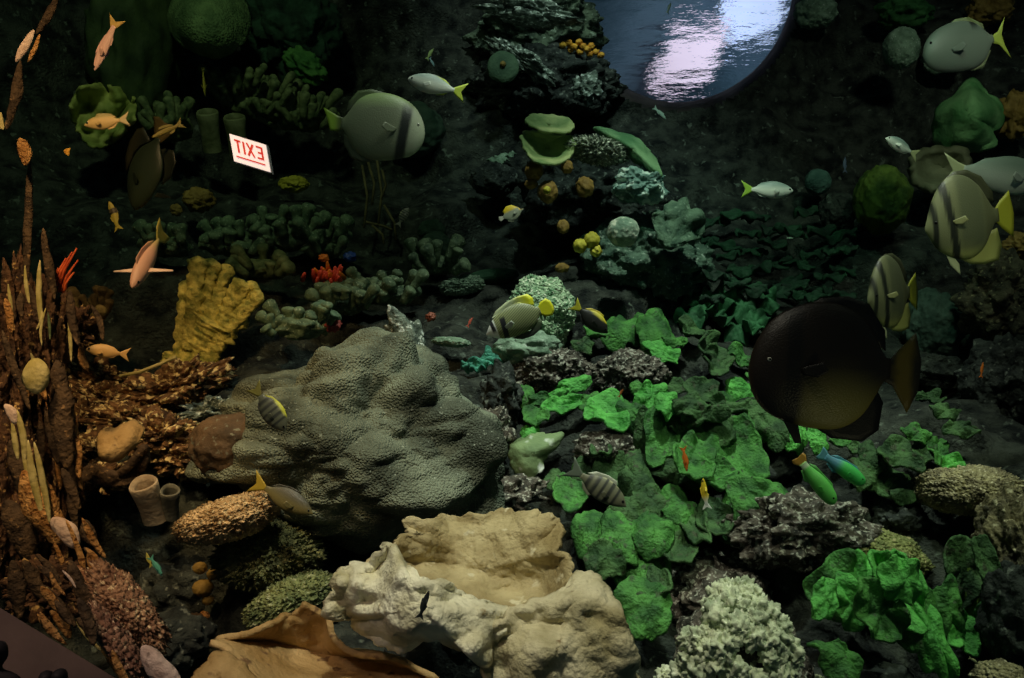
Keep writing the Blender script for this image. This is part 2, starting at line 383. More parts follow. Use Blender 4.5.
# side outlines, nose at x=0, tail tip at x=1 : (x, top, bottom, half width)
BODY = {
 'roundbat': [(0, -.02, -.08, .012), (.015, .06, -.15, .035), (.05, .15, -.22, .055), (.12, .25, -.29, .075), (.24, .33, -.34, .085), (.4, .37, -.37, .085), (.55, .35, -.36, .07), (.67, .27, -.28, .05), (.75, .14, -.15, .03), (.79, .07, -.07, .015), (.82, .06, -.06, .01)],
 'snapper': [(0, .01, -.01, .004), (.04, .05, -.045, .03), (.12, .095, -.085, .05), (.25, .135, -.125, .065), (.4, .14, -.135, .065), (.55, .11, -.11, .05), (.68, .065, -.065, .028), (.76, .035, -.035, .014), (.8, .03, -.03, .01)],
 'bat': [(0, -.06, -.09, .004), (.03, .02, -.14, .03), (.09, .13, -.21, .055), (.2, .25, -.28, .075), (.34, .33, -.33, .08), (.5, .33, -.34, .07), (.62, .26, -.27, .05), (.71, .14, -.14, .03), (.77, .07, -.07, .015), (.81, .06, -.06, .01)],
 'tallbat': [(0, -.06, -.1, .004), (.04, .05, -.18, .04), (.1, .22, -.3, .07), (.22, .42, -.4, .09), (.36, .5, -.46, .09), (.5, .48, -.45, .08), (.64, .36, -.34, .055), (.73, .18, -.18, .03), (.78, .09, -.09, .015), (.83, .08, -.08, .01)],
 'angel': [(0, -.03, -.06, .006), (.05, .04, -.1, .035), (.12, .12, -.16, .06), (.24, .2, -.22, .075), (.4, .25, -.25, .075), (.58, .24, -.24, .06), (.7, .17, -.18, .04), (.78, .08, -.08, .02), (.82, .06, -.06, .01)],
 'butterfly': [(0, -.02, -.04, .004), (.08, .03, -.07, .03), (.16, .12, -.13, .05), (.3, .24, -.22, .065), (.48, .28, -.26, .06), (.62, .23, -.22, .045), (.73, .11, -.11, .025), (.8, .06, -.06, .01)],
 'sergeant': [(0, .0, -.02, .004), (.05, .06, -.06, .03), (.14, .14, -.12, .055), (.3, .2, -.18, .065), (.46, .2, -.19, .06), (.6, .14, -.14, .04), (.7, .07, -.07, .02), (.77, .05, -.05, .01)],
 'parrot': [(0, .02, -.03, .015), (.03, .07, -.08, .05), (.12, .12, -.12, .08), (.3, .15, -.14, .09), (.5, .14, -.13, .08), (.66, .1, -.1, .05), (.78, .07, -.07, .025), (.86, .07, -.07, .012)],
 'wrasse': [(0, .0, -.01, .005), (.08, .04, -.04, .025), (.25, .075, -.07, .04), (.5, .075, -.07, .04), (.7, .05, -.05, .022), (.84, .035, -.035, .01)],
}
def fin(name, root, pts, colfn, th=.004, y=0, splay=0, pivot=None):
    """thin fin from a side outline in the fish's own frame, fanned from its first point"""
    P2 = [(p[0], p[1]) for p in pts]; cx = sum(p[0] for p in P2)/len(P2); cz = sum(p[1] for p in P2)/len(P2)
    n = len(P2); vs = []; fs = []
    dense = []
    for i in range(n):
        a, b = P2[i], P2[(i+1) % n]
        for t in (0, .25, .5, .75): dense.append((a[0]+(b[0]-a[0])*t, a[1]+(b[1]-a[1])*t))
    for r in (0, .35, .7, 1):
        if r == 0: vs.append((cx, 0, cz)); continue
        for p in dense: vs.append((cx+(p[0]-cx)*r, 0, cz+(p[1]-cz)*r))
    m = len(dense)
    for i in range(m): fs.append((0, 1+i, 1+(i+1) % m))
    for j in range(2):
        for i in range(m): a = 1+j*m+i; b = 1+j*m+(i+1) % m; fs.append((a, a+m, b+m, b))
    if splay:
        px_, pz_2 = pivot; s_ = math.sin(splay); c_ = math.cos(splay)
        vs = [(px_+(v[0]-px_)*c_, y+abs(v[0]-px_)*s_*(1 if y >= 0 else -1), v[2]) for v in vs]
    o = link(name, vs, fs, FISHM, root, local=True); paint(o, colfn); solid(o, th)
    return o
def fish(name, label, cat, kind, px, py, d, length, yaw, pitch, col, fins, fincol=None, roll=0, eye=(.09, .03, .022), pect=True, group=None, eyecol=None, hs=1.0, ws=1.0, res=(40, 24)):
    """length in px at that distance; yaw 0 = facing right, 180 = left, -90 = to the viewer; col(u, v) u 0 nose .. 1 tail"""
    S = length*d/F
    root = empty(name, P(px, py, d)[:], label, cat, group)
    A = Matrix((RIGHT, FWD, UP)).transposed()
    R = A@Matrix.Rotation(math.radians(yaw), 3, 'Z')@Matrix.Rotation(math.radians(-pitch), 3, 'Y')@Matrix.Rotation(math.radians(roll), 3, 'X')
    root.matrix_world = Matrix.Translation(P(px, py, d))@R.to_4x4()
    root.scale = (S, S, S)
    tab = BODY[kind]; xe = tab[-1][0]; N, K = res; xs = [xe*(i/N)**1.15 for i in range(N+1)]
    top = smooth_interp(xs, [(t[0], t[1]*hs) for t in tab]); bot = smooth_interp(xs, [(t[0], t[2]*hs) for t in tab]); wd = smooth_interp(xs, [(t[0], t[3]*ws) for t in tab])
    vs = []; fs = []
    for i, x in enumerate(xs):
        c = (top[i]+bot[i])/2; hh = max(.003, (top[i]-bot[i])/2); ww = max(.003, wd[i])
        for k in range(K):
            q = 2*math.pi*k/K; sn = math.sin(q); cs = math.cos(q)
            vs.append((.5-x, ww*cs*abs(cs)**.15, c+hh*sn))
    for i in range(N):
        for k in range(K): fs.append((i*K+k, i*K+(k+1) % K, (i+1)*K+(k+1) % K, (i+1)*K+k))
    fs.append(tuple(range(K))[::-1]); fs.append(tuple(N*K+k for k in range(K)))
    b = link('body', vs, fs, FISHM, root, local=True); paint(b, lambda x, z: col(.5-x, z))
    fcol = fincol or col
    for nm, pts in fins.items():
        cf = (lambda x, z, nm=nm: fcol(.5-x, z, nm)) if fincol else (lambda x, z: col(.5-x, z))
        fin(nm, root, [(.5-u, v) for u, v in pts], cf)
    if pect:
        ux = .27
        for y in (-1, 1):
            yy = wd[[i for i, x in enumerate(xs) if x >= ux][0]]*y
            o = fin('pectoral_fin', root, [(.5-ux, -.02), (.5-ux-.13, .02), (.5-ux-.16, -.03), (.5-ux-.1, -.07), (.5-ux-.02, -.06)],
                    (lambda x, z: fcol(.5-x, z, 'pectoral_fin')) if fincol else (lambda x, z: col(.5-x, z)), y=yy*.95 or .001, splay=.45, pivot=(.5-ux, -.04))
    if eye:
        ev, ef = ico(2); ii = [i for i, x in enumerate(xs) if x >= eye[0]][0]
        c = (top[ii]+bot[ii])/2; hh = (top[ii]-bot[ii])/2; q = min(.95, abs((eye[1]-c)/hh)); yy = wd[ii]*math.sqrt(1-q*q)
        for sgn in (-1, 1):
            e = link('eye', [(.5-eye[0]+v[0]*eye[2], sgn*yy*.9+v[1]*eye[2]*.6, eye[1]+v[2]*eye[2]) for v in ev], ef, eyecol or EYE_D, root, local=True)
            if eye[2]*length > 1.6:
                link('pupil', [(.5-eye[0]+v[0]*eye[2]*.55, sgn*(yy*.9+eye[2]*.35)+v[1]*eye[2]*.4, eye[1]+v[2]*eye[2]*.55) for v in ev], ef, EYE_D, e, local=True)
    return root
def mixc(a, b, t): t = max(0, min(1, t)); return tuple(a[i]*(1-t)+b[i]*t for i in range(3))
def sst(a, b, x): t = max(0, min(1, (x-a)/(b-a))); return t*t*(3-2*t)
def band(u, c, w, s=.015): return sst(c-w-s, c-w, u)*(1-sst(c+w, c+w+s, u))

# ================================================================== the round opening and the lit water surface beyond it
def ring_rim():
    K, N = 120, 18; vs = []; fs = []; ax = hd; U = ax.cross(Vector((0, 0, 1))).normalized(); W = U.cross(ax).normalized()
    for i in range(K):
        a = 2*math.pi*i/K; dr = U*math.cos(a)+W*math.sin(a)
        for k in range(N):
            q = 2*math.pi*k/N; rr = HOLE_R*1.16+math.cos(q)*.15; p = HOLE_C+dr*rr+ax*(math.sin(q)*.36+.15)
            p = p+dr*(.03*fbm(p, 4, 4) if math.cos(q) > -.75 else 0)-ax*(.04*fbm(p, 3, 3)+.02)
            vs.append(p[:])
    for i in range(K):
        for k in range(N): fs.append((i*N+k, i*N+(k+1) % N, ((i+1) % K)*N+(k+1) % N, ((i+1) % K)*N+k))
    o = link('trim_1', vs, fs, mat('rim_rock', (.04, .042, .036), (.13, .12, .10), 5, None, rough=.8, bump=.7, bscale=30)); tag(o, kind='structure'); return o
ring_rim()
def water_surface():
    m = bpy.data.materials.new('rippled_water'); m.use_nodes = True; nt = m.node_tree
    nt.nodes.remove(nt.nodes['Principled BSDF']); out = nt.nodes['Material Output']
    g = _n(nt, 'ShaderNodeBsdfRefraction'); g.inputs['IOR'].default_value = 1.33; g.inputs['Roughness'].default_value = .02
    g.inputs['Color'].default_value = (.9, .95, 1, 1)
    tc = _n(nt, 'ShaderNodeTexCoord'); mp = _n(nt, 'ShaderNodeMapping'); mp.inputs['Scale'].default_value = (2.0, 5, 8)
    mp.inputs['Rotation'].default_value = (0, math.radians(14), 0)
    t = _n(nt, 'ShaderNodeTexNoise'); t.inputs['Scale'].default_value = 1.0; t.inputs['Detail'].default_value = 5; t.inputs['Roughness'].default_value = .6
    bp = _n(nt, 'ShaderNodeBump'); bp.inputs['Strength'].default_value = 1; bp.inputs['Distance'].default_value = .055
    nt.links.new(tc.outputs['Object'], mp.inputs['Vector']); nt.links.new(mp.outputs['Vector'], t.inputs['Vector'])
    nt.links.new(t.outputs['Fac'], bp.inputs['Height']); nt.links.new(bp.outputs['Normal'], g.inputs['Normal'])
    nt.links.new(g.outputs[0], out.inputs['Surface'])
    c = HOLE_C+hd*.45; R = HOLE_R*1.3; vs = []; fs = []; n = 60
    for j in range(n+1):
        for i in range(n+1):
            x = (i/n*2-1)*R; z = (j/n*2-1)*R
            vs.append((c.x+x, c.y+z*.25+.01*noise.noise(Vector((x*5, z*14, 0))), c.z+z))
    for j in range(n):
        for i in range(n): a = j*(n+1)+i; fs.append((a, a+1, a+n+2, a+n+1))
    o = link('window_1', vs, fs, m); tag(o, kind='structure')
water_surface()
# above the water: slate ceiling, and glowing panels added for the bright streak
def panel(name, pts, m, th=.04):
    vs = [p[:] for p in pts]; o = link(name, vs, [tuple(range(len(vs)))], m, smooth=False); solid(o, th); return o
D2 = 7.6
hall = panel('ceiling', [P(480, -160, D2+.3), P(920, -160, D2+.3), P(920, 220, D2+.3), P(480, 220, D2+.3)], mat('slate_ceiling', (.05, .10, .13), (.17, .25, .31), 1.3, None, rough=.9, bump=0))  # mottled tones put into the colour so ripples show in the blue
tag(hall, kind='structure')
def glow_panel(pts, name, col, e, label):
    r = empty(name, pts[0][:], label, 'added glow panel')
    m = plain(name+'_glow', col, .6, e)
    o = link('glow_face', [p[:] for p in pts], [(0, 1, 2, 3)], m, r, smooth=False); solid(o, .02)
    fr = plain(name+'_frame', (.3, .35, .4), .5)
    for a, b in ((0, 1), (1, 2), (2, 3), (3, 0)):
        vs, fs = tube_path([pts[a], pts[b]], .015, 6); link('frame', vs, fs, fr, r)
glow_panel([P(728, -60, D2), P(806, -60, D2), P(762, 44, D2), P(704, 56, D2)], 'added_glow_panel', (.62, .70, .95), .62, 'upper white glow panel added for the bright streak in the round water surface')
glow_panel([P(668, 40, D2-.1), P(722, 34, D2-.1), P(700, 86, D2-.1), P(640, 96, D2-.1)], 'added_glow_panel', (.74, .56, .66), .55, 'lower pinkish glow panel added for the bright streak in the round water surface')
hl = bpy.data.lights.new('ceiling_fill', 'AREA'); hl.energy = 7; hl.size = .5; hl.color = (.75, .9, 1)  # unseen fill, added to brighten the slate behind the water
ho = bpy.data.objects.new('ceiling_fill', hl); COL.objects.link(ho); ho.location = P(730, 10, 6.6); ho.rotation_euler = (math.radians(80), 0, 0)

# ================================================================== foreground: tan plate corals
d0 = 1.75
TAN_SHADE = mat('shaded_bowl_coral', (.30, .23, .10), (.58, .49, .27), 9, (.74, .68, .46), 26, .62, .7, .9, 90, bdist=.008)  # tan darkened to put the bowl's shade into the colour
TANM = mat('tan_lobe_coral', (.38, .33, .17), (.72, .66, .44), 11, (.24, .17, .08), 34, .66, .7, .9, 90, bdist=.008)
TANW = mat('pale_lobe_coral', (.46, .42, .24), (.92, .90, .68), 9, (.28, .22, .1), 30, .66, .7, .9, 90, bdist=.008)
tan = empty('plate_coral', P(480, 690, 1.75)[:], 'large ruffled tan plate coral at the bottom centre of the reef', 'coral')
# the bowl at the back, its shade painted brown, rim curling over
shell('bowl', None, None, [(368, 562, .05), (386, 547, .06), (400, 538, .08), (420, 534, .10), (404, 528, .13), (410, 519, .15), (432, 519, .17), (462, 515, .2), (498, 513, .22), (528, 511, .2), (546, 513, .16), (560, 524, .12), (562, 540, .08), (556, 552, .06), (568, 558, .05),
 (572, 572, .04), (566, 604, .02), (530, 622, 0), (480, 626, -.02), (430, 612, -.02), (390, 590, 0)], (486, 570, .15), TAN_SHADE, thick=.012, ruff=.05, rf=5, seed=3, d0=1.72, N=200, Mr=44, fine=.008, power=1.8, parent=tan)
# pale lobe on the left, tan lobe on the right
shell('front_lobe', None, None, [(324, 611, .03), (332, 590, .05), (334, 575, .06), (350, 566, .07), (368, 562, .06), (380, 550, .06), (392, 545, .05), (402, 560, .04), (418, 574, .0), (446, 584, -.02), (470, 596, -.02), (500, 606, -.01),
 (522, 614, .0), (505, 636, -.02), (484, 664, -.04), (470, 652, -.02), (440, 640, .0), (418, 642, 0), (400, 650, -.01), (380, 646, 0), (362, 634, .01), (350, 618, .02), (336, 618, .03)], (424, 606, -.08), TANW, thick=.012, ruff=.07, rf=7, seed=6, d0=1.66, N=220, Mr=40, fine=.008, power=1.5, parent=tan)
shell('front_lobe', None, None, [(478, 668, -.04), (484, 640, -.03), (500, 622, -.01), (520, 608, .02), (545, 600, .03), (562, 592, .05), (578, 574, .08), (592, 572, .08), (606, 586, .06), (616, 602, .04), (624, 626, 0), (632, 655, -.03), (640, 700, -.06), (560, 716, -.06), (490, 706, -.05)],
 (560, 650, -.08), TANM, thick=.012, ruff=.06, rf=6, seed=8, d0=1.66, N=180, Mr=36, fine=.007, power=1.6, parent=tan)
tan2 = shell('plate_coral', 'ochre plate coral with a pale rim at the bottom left of the large tan one', 'coral', [
 (214, 640, 0), (250, 634, .02), (268, 626, .04), (284, 614, .06), (306, 608, .08), (326, 612, .08), (336, 640, .06), (360, 655, .02), (400, 660, .02), (440, 690, -.02), (330, 712, -.1), (270, 694, -.08), (232, 656, -.04)],
 (322, 656, .14), TAN_O, thick=.012, bulge=0, ruff=.03, rf=6, seed=9, d0=1.72, N=140, Mr=26, fine=.007, power=2)
shell('plate_coral', 'small ochre coral lobe cut off by the bottom edge, left of the tan plates', 'coral', [
 (196, 676, 0), (208, 664, .02), (216, 655, .03), (228, 657, .03), (244, 670, .02), (262, 700, -.02), (200, 702, -.04)],
 (226, 680, .0), TAN_O, thick=.02, bulge=.02, ruff=.03, seed=12, d0=1.6, N=70, Mr=14, fine=.006)
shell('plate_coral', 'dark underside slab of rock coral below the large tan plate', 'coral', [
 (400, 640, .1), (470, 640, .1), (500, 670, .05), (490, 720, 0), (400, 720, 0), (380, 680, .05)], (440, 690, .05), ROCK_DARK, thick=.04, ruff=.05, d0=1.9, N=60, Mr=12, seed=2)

# ================================================================== the big brain coral boulder
dB = depth(370, 520)-.1
def boulder():
    prof = [(196, 452), (205, 418), (228, 402), (262, 378), (300, 356), (335, 338), (368, 333), (402, 346), (436, 368), (462, 392), (484, 420), (495, 455), (490, 485), (462, 508), (420, 522), (370, 530), (318, 524), (280, 500), (238, 482), (206, 474)]
    n = len(prof); N, Mr = 260, 90; cx, cy = 362, 440; C = P(cx, cy, dB); vs = []; fs = []; off = Vector((3, 1, 7))
    def edge(a):
        u = a*n; i = int(u); t = u-i; q = [prof[(i+k-1) % n] for k in range(4)]
        return [.5*((2*q[1][z])+(q[2][z]-q[0][z])*t+(2*q[0][z]-5*q[1][z]+4*q[2][z]-q[3][z])*t*t+(3*q[1][z]-q[0][z]-3*q[2][z]+q[3][z])*t**3) for z in (0, 1)]
    for j in range(Mr+1):
        ph = math.pi*j/Mr*.78; r = math.sin(ph)
        for k in range(N):
            e = edge(k/N); p = C+RIGHT*((e[0]-cx)*r*dB/F)+UP*(-(e[1]-cy)*r*dB/F)-FWD*(math.cos(ph)*.34)
            dr = (p-C).normalized()
            w1 = noise.fractal(p*3.0+off, .9, 2, 2); w2 = noise.ridged_multi_fractal(Vector((p.x*3.2-p.z*2, p.y*5, p.z*7))+off, 1.0, 2.1, 3, 1.0, 2.0)-.9
            a = math.sin((p.x*.55+p.z*1.6+w1*.28)*20)
            p = p+dr*(w1*.095-w2*.062+a*.016+.006*noise.noise(p*40))*min(1, .25+math.cos(ph)*1.2+.5)
            vs.append(p[:])
    for j in range(Mr):
        for k in range(N): fs.append((j*N+k, j*N+(k+1) % N, (j+1)*N+(k+1) % N, (j+1)*N+k))
    o = link('brain_coral', vs, fs, BRAIN); tag(o, 'huge grey-green furrowed boulder coral left of the centre', 'coral'); return o
boulder()
blob('sponge_lobe', 'smooth rust-brown sponge on the left flank of the huge boulder coral', 'sponge', 232, 446, 40, 34, mat('rust_sponge', (.05, .035, .02), (.15, .095, .05), 12, (.2, .2, .14), 60, .6, rough=.8, bump=.8), d=dB-.22, sub=5, amp=.12, seed=4)
blob('pointed_coral', 'pointed speckled coral spire standing behind the top of the huge boulder', 'coral', 408, 350, 20, 26, SILVER, dd=-.05, sub=5, amp=.5, f=2.5, rot=-25, seed=8)
blade('pointed_coral_tip', 'narrow grey coral spike leaning above the huge boulder coral', 'coral', 388, 305, 418, 360, 20, SILVER, depth(408, 360)-.12, amp=.4)
blob('reef_rock', 'pale speckled rock strip under the right foot of the huge boulder', 'rock', 500, 496, 44, 17, ROCK_PINK, dd=-.12, sub=5, amp=.4, f=2.2, rot=-12, seed=5)
blob('reef_rock', 'pinkish rock against the right side of the huge boulder coral', 'rock', 492, 436, 20, 26, ROCK_PINK, dd=-.08, sub=5, amp=.4, seed=6)
shell('leaf_coral', 'olive leaf-shaped coral with a white patch left of the lettuce corals', 'coral', [(511, 446, .02), (524, 438, .04), (544, 434, .05), (562, 434, .05), (556, 446, .02), (545, 458, 0), (540, 472, -.02), (526, 478, -.03), (513, 466, -.01)],
 (532, 454, .0), mat('olive_patch_coral', (.14, .22, .10), (.26, .36, .17), 8, (.85, .92, .85), 11, .54, .7, .6, 80), thick=.012, bulge=.04, ruff=.03, d0=depth(534, 456)-.12, N=80, Mr=16, seed=7)

# ================================================================== green lettuce corals in the middle
L, LD, LB, GF = LETTUCE, LETTUCE_D, LETTUCE_B, GREEN_FAR
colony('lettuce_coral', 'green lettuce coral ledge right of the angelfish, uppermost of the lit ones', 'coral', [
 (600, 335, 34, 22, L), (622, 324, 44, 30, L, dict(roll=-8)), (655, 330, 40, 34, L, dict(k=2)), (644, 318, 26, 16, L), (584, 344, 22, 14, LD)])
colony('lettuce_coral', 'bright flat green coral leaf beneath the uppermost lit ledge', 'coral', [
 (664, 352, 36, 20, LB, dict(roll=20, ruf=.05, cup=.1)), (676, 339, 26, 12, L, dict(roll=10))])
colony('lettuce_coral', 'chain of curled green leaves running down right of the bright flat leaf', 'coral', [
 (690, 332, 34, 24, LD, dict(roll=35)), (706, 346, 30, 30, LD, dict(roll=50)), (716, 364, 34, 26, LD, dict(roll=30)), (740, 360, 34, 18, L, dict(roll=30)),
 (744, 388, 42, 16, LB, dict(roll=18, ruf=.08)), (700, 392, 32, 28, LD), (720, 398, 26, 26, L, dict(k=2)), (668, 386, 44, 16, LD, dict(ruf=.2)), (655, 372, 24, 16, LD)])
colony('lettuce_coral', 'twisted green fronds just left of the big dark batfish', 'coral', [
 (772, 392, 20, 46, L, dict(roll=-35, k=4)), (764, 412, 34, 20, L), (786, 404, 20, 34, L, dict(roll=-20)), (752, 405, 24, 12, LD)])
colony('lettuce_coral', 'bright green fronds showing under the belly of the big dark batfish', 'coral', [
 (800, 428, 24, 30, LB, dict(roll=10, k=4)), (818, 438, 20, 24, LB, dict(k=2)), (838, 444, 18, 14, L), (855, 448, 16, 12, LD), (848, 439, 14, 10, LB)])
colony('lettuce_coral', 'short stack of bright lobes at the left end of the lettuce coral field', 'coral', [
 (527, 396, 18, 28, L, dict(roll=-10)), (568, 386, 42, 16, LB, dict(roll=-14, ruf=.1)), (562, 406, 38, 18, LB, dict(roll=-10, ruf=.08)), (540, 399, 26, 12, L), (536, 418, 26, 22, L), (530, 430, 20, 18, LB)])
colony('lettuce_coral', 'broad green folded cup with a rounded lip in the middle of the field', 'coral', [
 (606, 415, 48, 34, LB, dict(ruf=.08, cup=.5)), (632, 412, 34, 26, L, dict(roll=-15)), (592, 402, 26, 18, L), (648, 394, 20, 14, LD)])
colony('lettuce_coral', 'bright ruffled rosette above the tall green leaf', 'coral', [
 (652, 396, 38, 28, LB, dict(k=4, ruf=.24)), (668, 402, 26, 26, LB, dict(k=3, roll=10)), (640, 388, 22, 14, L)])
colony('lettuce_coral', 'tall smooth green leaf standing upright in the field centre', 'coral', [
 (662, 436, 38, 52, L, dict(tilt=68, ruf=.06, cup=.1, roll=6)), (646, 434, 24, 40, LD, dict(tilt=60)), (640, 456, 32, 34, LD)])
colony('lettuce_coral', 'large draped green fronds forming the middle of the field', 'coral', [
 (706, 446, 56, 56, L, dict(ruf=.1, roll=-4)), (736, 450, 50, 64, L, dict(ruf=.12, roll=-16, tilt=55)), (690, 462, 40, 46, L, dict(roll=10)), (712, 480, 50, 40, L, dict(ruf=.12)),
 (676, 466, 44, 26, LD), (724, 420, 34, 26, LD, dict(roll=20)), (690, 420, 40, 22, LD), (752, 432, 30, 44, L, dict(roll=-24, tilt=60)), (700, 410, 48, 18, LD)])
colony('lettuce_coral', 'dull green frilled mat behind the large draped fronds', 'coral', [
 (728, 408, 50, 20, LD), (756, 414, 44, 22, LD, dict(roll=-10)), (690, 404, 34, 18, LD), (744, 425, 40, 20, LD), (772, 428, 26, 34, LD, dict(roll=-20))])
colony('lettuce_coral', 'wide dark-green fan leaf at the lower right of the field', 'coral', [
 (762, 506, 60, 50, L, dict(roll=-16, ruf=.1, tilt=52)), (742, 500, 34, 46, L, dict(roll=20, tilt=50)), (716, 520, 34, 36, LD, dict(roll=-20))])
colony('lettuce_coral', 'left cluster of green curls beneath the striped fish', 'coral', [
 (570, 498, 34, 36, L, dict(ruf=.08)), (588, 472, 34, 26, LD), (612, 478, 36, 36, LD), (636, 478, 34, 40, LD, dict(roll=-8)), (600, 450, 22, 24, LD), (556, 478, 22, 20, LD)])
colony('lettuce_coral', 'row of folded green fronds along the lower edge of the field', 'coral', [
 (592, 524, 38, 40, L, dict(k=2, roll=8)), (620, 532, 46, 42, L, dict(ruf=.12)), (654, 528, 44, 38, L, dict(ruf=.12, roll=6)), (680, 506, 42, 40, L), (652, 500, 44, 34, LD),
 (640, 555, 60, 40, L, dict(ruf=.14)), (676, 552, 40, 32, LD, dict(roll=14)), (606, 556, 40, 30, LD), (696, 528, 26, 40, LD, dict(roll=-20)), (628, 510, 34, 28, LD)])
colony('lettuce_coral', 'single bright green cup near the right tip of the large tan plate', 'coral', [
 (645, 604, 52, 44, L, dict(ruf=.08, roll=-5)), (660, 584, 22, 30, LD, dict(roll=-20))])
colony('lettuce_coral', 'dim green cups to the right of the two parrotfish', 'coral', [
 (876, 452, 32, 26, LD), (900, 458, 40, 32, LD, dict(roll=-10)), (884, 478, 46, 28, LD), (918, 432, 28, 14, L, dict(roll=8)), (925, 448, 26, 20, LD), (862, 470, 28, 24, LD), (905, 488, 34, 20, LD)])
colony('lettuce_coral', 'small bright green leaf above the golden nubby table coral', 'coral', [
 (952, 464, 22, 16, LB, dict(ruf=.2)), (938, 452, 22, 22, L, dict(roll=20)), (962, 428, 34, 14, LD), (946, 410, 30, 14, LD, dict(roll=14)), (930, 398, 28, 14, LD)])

# speckled rocks between them
blob('reef_rock', 'round pinkish rock with pale speckles below the angelfish', 'rock', 549, 372, 38, 24, ROCK_PINK, dd=-.05, sub=6, amp=.22, f=2.4, nub=.16, nf=14, seed=11)
blob('reef_rock', 'grey speckled rock between the angelfish rock and the chain of leaves', 'rock', 630, 376, 36, 24, ROCK_PINK, dd=0, sub=6, amp=.22, f=2.4, nub=.14, nf=14, seed=12)
blob('reef_rock', 'small pinkish rock half hidden under the broad green cup', 'rock', 608, 448, 32, 18, ROCK_PINK, dd=-.08, sub=5, amp=.25, nub=.14, nf=12, seed=13)
blob('reef_rock', 'purplish rock shelf right of the wide dark-green fan leaf', 'rock', 800, 530, 60, 34, ROCK_PINK, dd=0, sub=6, amp=.45, f=2.5, seed=14)
blob('reef_rock', 'dark speckled rock below the big dark batfish', 'rock', 770, 462, 34, 26, ROCK_DARK, dd=0, sub=5, amp=.4, seed=15)
blob('reef_rock', 'rough brown rock behind the white knobbly coral', 'rock', 715, 596, 62, 40, ROCK_PINK, dd=.02, sub=6, amp=.3, seed=16)
blob('reef_rock', 'dark rock hollow left of the lettuce field', 'rock', 500, 400, 22, 30, ROCK_DARK, dd=0, sub=5, amp=.4, seed=17)
blob('speckled_coral', 'stout green speckled coral column behind the angelfish', 'coral', 541, 314, 33, 36, GREEN_NUB, dd=-.12, sub=6, amp=.16, nub=.1, nf=16, seed=18)
blob('encrusted_rock', 'grey-green crusted rock below the angelfish', 'rock', 528, 350, 34, 18, GREYGREEN, dd=-.1, sub=5, amp=.25, seed=19)
tl = empty('frilled_coral', P(482, 360, depth(482, 362))[:], 'small teal frilled coral to the lower left of the angelfish', 'coral')
for i, (x, y, w_, h_) in enumerate([(470, 364, 24, 8), (484, 360, 22, 9), (496, 354, 22, 14), (508, 348, 20, 14), (478, 368, 20, 8)]): frond(x, y, w_, h_, TEAL, tl, seed=i, ruf=.25, k=4)

# white knobbly coral, bottom right of centre
wk = empty('knobbly_coral', P(738, 690, 1.9)[:], 'white-green knobbly coral mound at the bottom right of centre', 'coral')
blob('mound', None, None, 738, 672, 64, 74, ROCK_PINK, d=2.0, sub=5, amp=.2, f=2.0, parent=wk, seed=21)
rn = random.Random(5)
for i in range(100):
    v = rn.uniform(0, 1); b = -.98+1.7*v; lim = min(1.15, .22+(b+1)*.85); a = rn.uniform(-1, 1)*lim
    x = 738+a*70; y = 668+b*82; rr = min(1, math.sqrt(a*a+b*b))
    d = 2.0-.15*math.sqrt(max(0, 1-rr**2))-.01; k = rn.uniform(6.5, 11.5)
    blob('knob', None, None, x, y, k, k*rn.uniform(.9, 1.3), WHITE_NUB, d=d-.02, sub=4, amp=.7, f=2.2, nub=.2, nf=5, parent=wk, seed=i)

# bottom right leafy green coral
blob('crusted_mound', 'yellow-green crusted mound above the bright cascading green coral', 'coral', 880, 556, 46, 26, mat('yellow_crust', (.14, .17, .06), (.32, .34, .12), 24, (.5, .45, .22), 90, .58, .8, 1, 110, 'voronoi', bdist=.008), dd=-.05, sub=6, amp=.16, nub=.12, nf=16, rot=14, seed=22)
cg = empty('cascading_coral', P(880, 660, 2.1)[:], 'bright green coral cascading in folds at the bottom right', 'coral')
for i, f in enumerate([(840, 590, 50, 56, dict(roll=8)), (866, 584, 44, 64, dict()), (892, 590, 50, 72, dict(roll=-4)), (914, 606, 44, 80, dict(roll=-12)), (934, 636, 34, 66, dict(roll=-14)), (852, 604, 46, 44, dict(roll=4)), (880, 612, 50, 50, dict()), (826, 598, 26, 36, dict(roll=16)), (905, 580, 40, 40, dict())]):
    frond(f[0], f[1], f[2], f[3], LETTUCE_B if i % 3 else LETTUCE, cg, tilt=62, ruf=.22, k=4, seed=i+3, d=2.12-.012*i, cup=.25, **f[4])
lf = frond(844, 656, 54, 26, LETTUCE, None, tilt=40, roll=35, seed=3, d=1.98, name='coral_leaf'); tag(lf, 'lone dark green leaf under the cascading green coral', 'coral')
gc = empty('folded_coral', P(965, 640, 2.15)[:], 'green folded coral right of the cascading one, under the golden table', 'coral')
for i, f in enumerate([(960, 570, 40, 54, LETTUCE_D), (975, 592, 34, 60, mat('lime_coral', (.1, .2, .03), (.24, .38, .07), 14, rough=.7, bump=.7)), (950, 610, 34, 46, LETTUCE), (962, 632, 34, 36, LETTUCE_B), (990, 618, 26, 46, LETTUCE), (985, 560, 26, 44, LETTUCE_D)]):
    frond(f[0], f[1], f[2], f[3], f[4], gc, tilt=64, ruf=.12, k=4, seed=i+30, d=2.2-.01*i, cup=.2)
blob('nubby_table_coral', 'golden-brown nubby table coral at the right, above a dark hollow', 'coral', 968, 490, 52, 22, GOLD_NUB, dd=-.14, dz=40, sub=6, amp=.10, nub=.2, nf=20, seed=24)
blob('crusted_rock', 'golden crusted rock at the right edge below the table coral', 'rock', 1010, 548, 26, 52, mat('golden_rock', (.05, .045, .03), (.22, .19, .10), 20, (.6, .55, .35), 55, .6, .8, 1, 80, bdist=.012), dd=-.1, sub=6, amp=.4, seed=25)
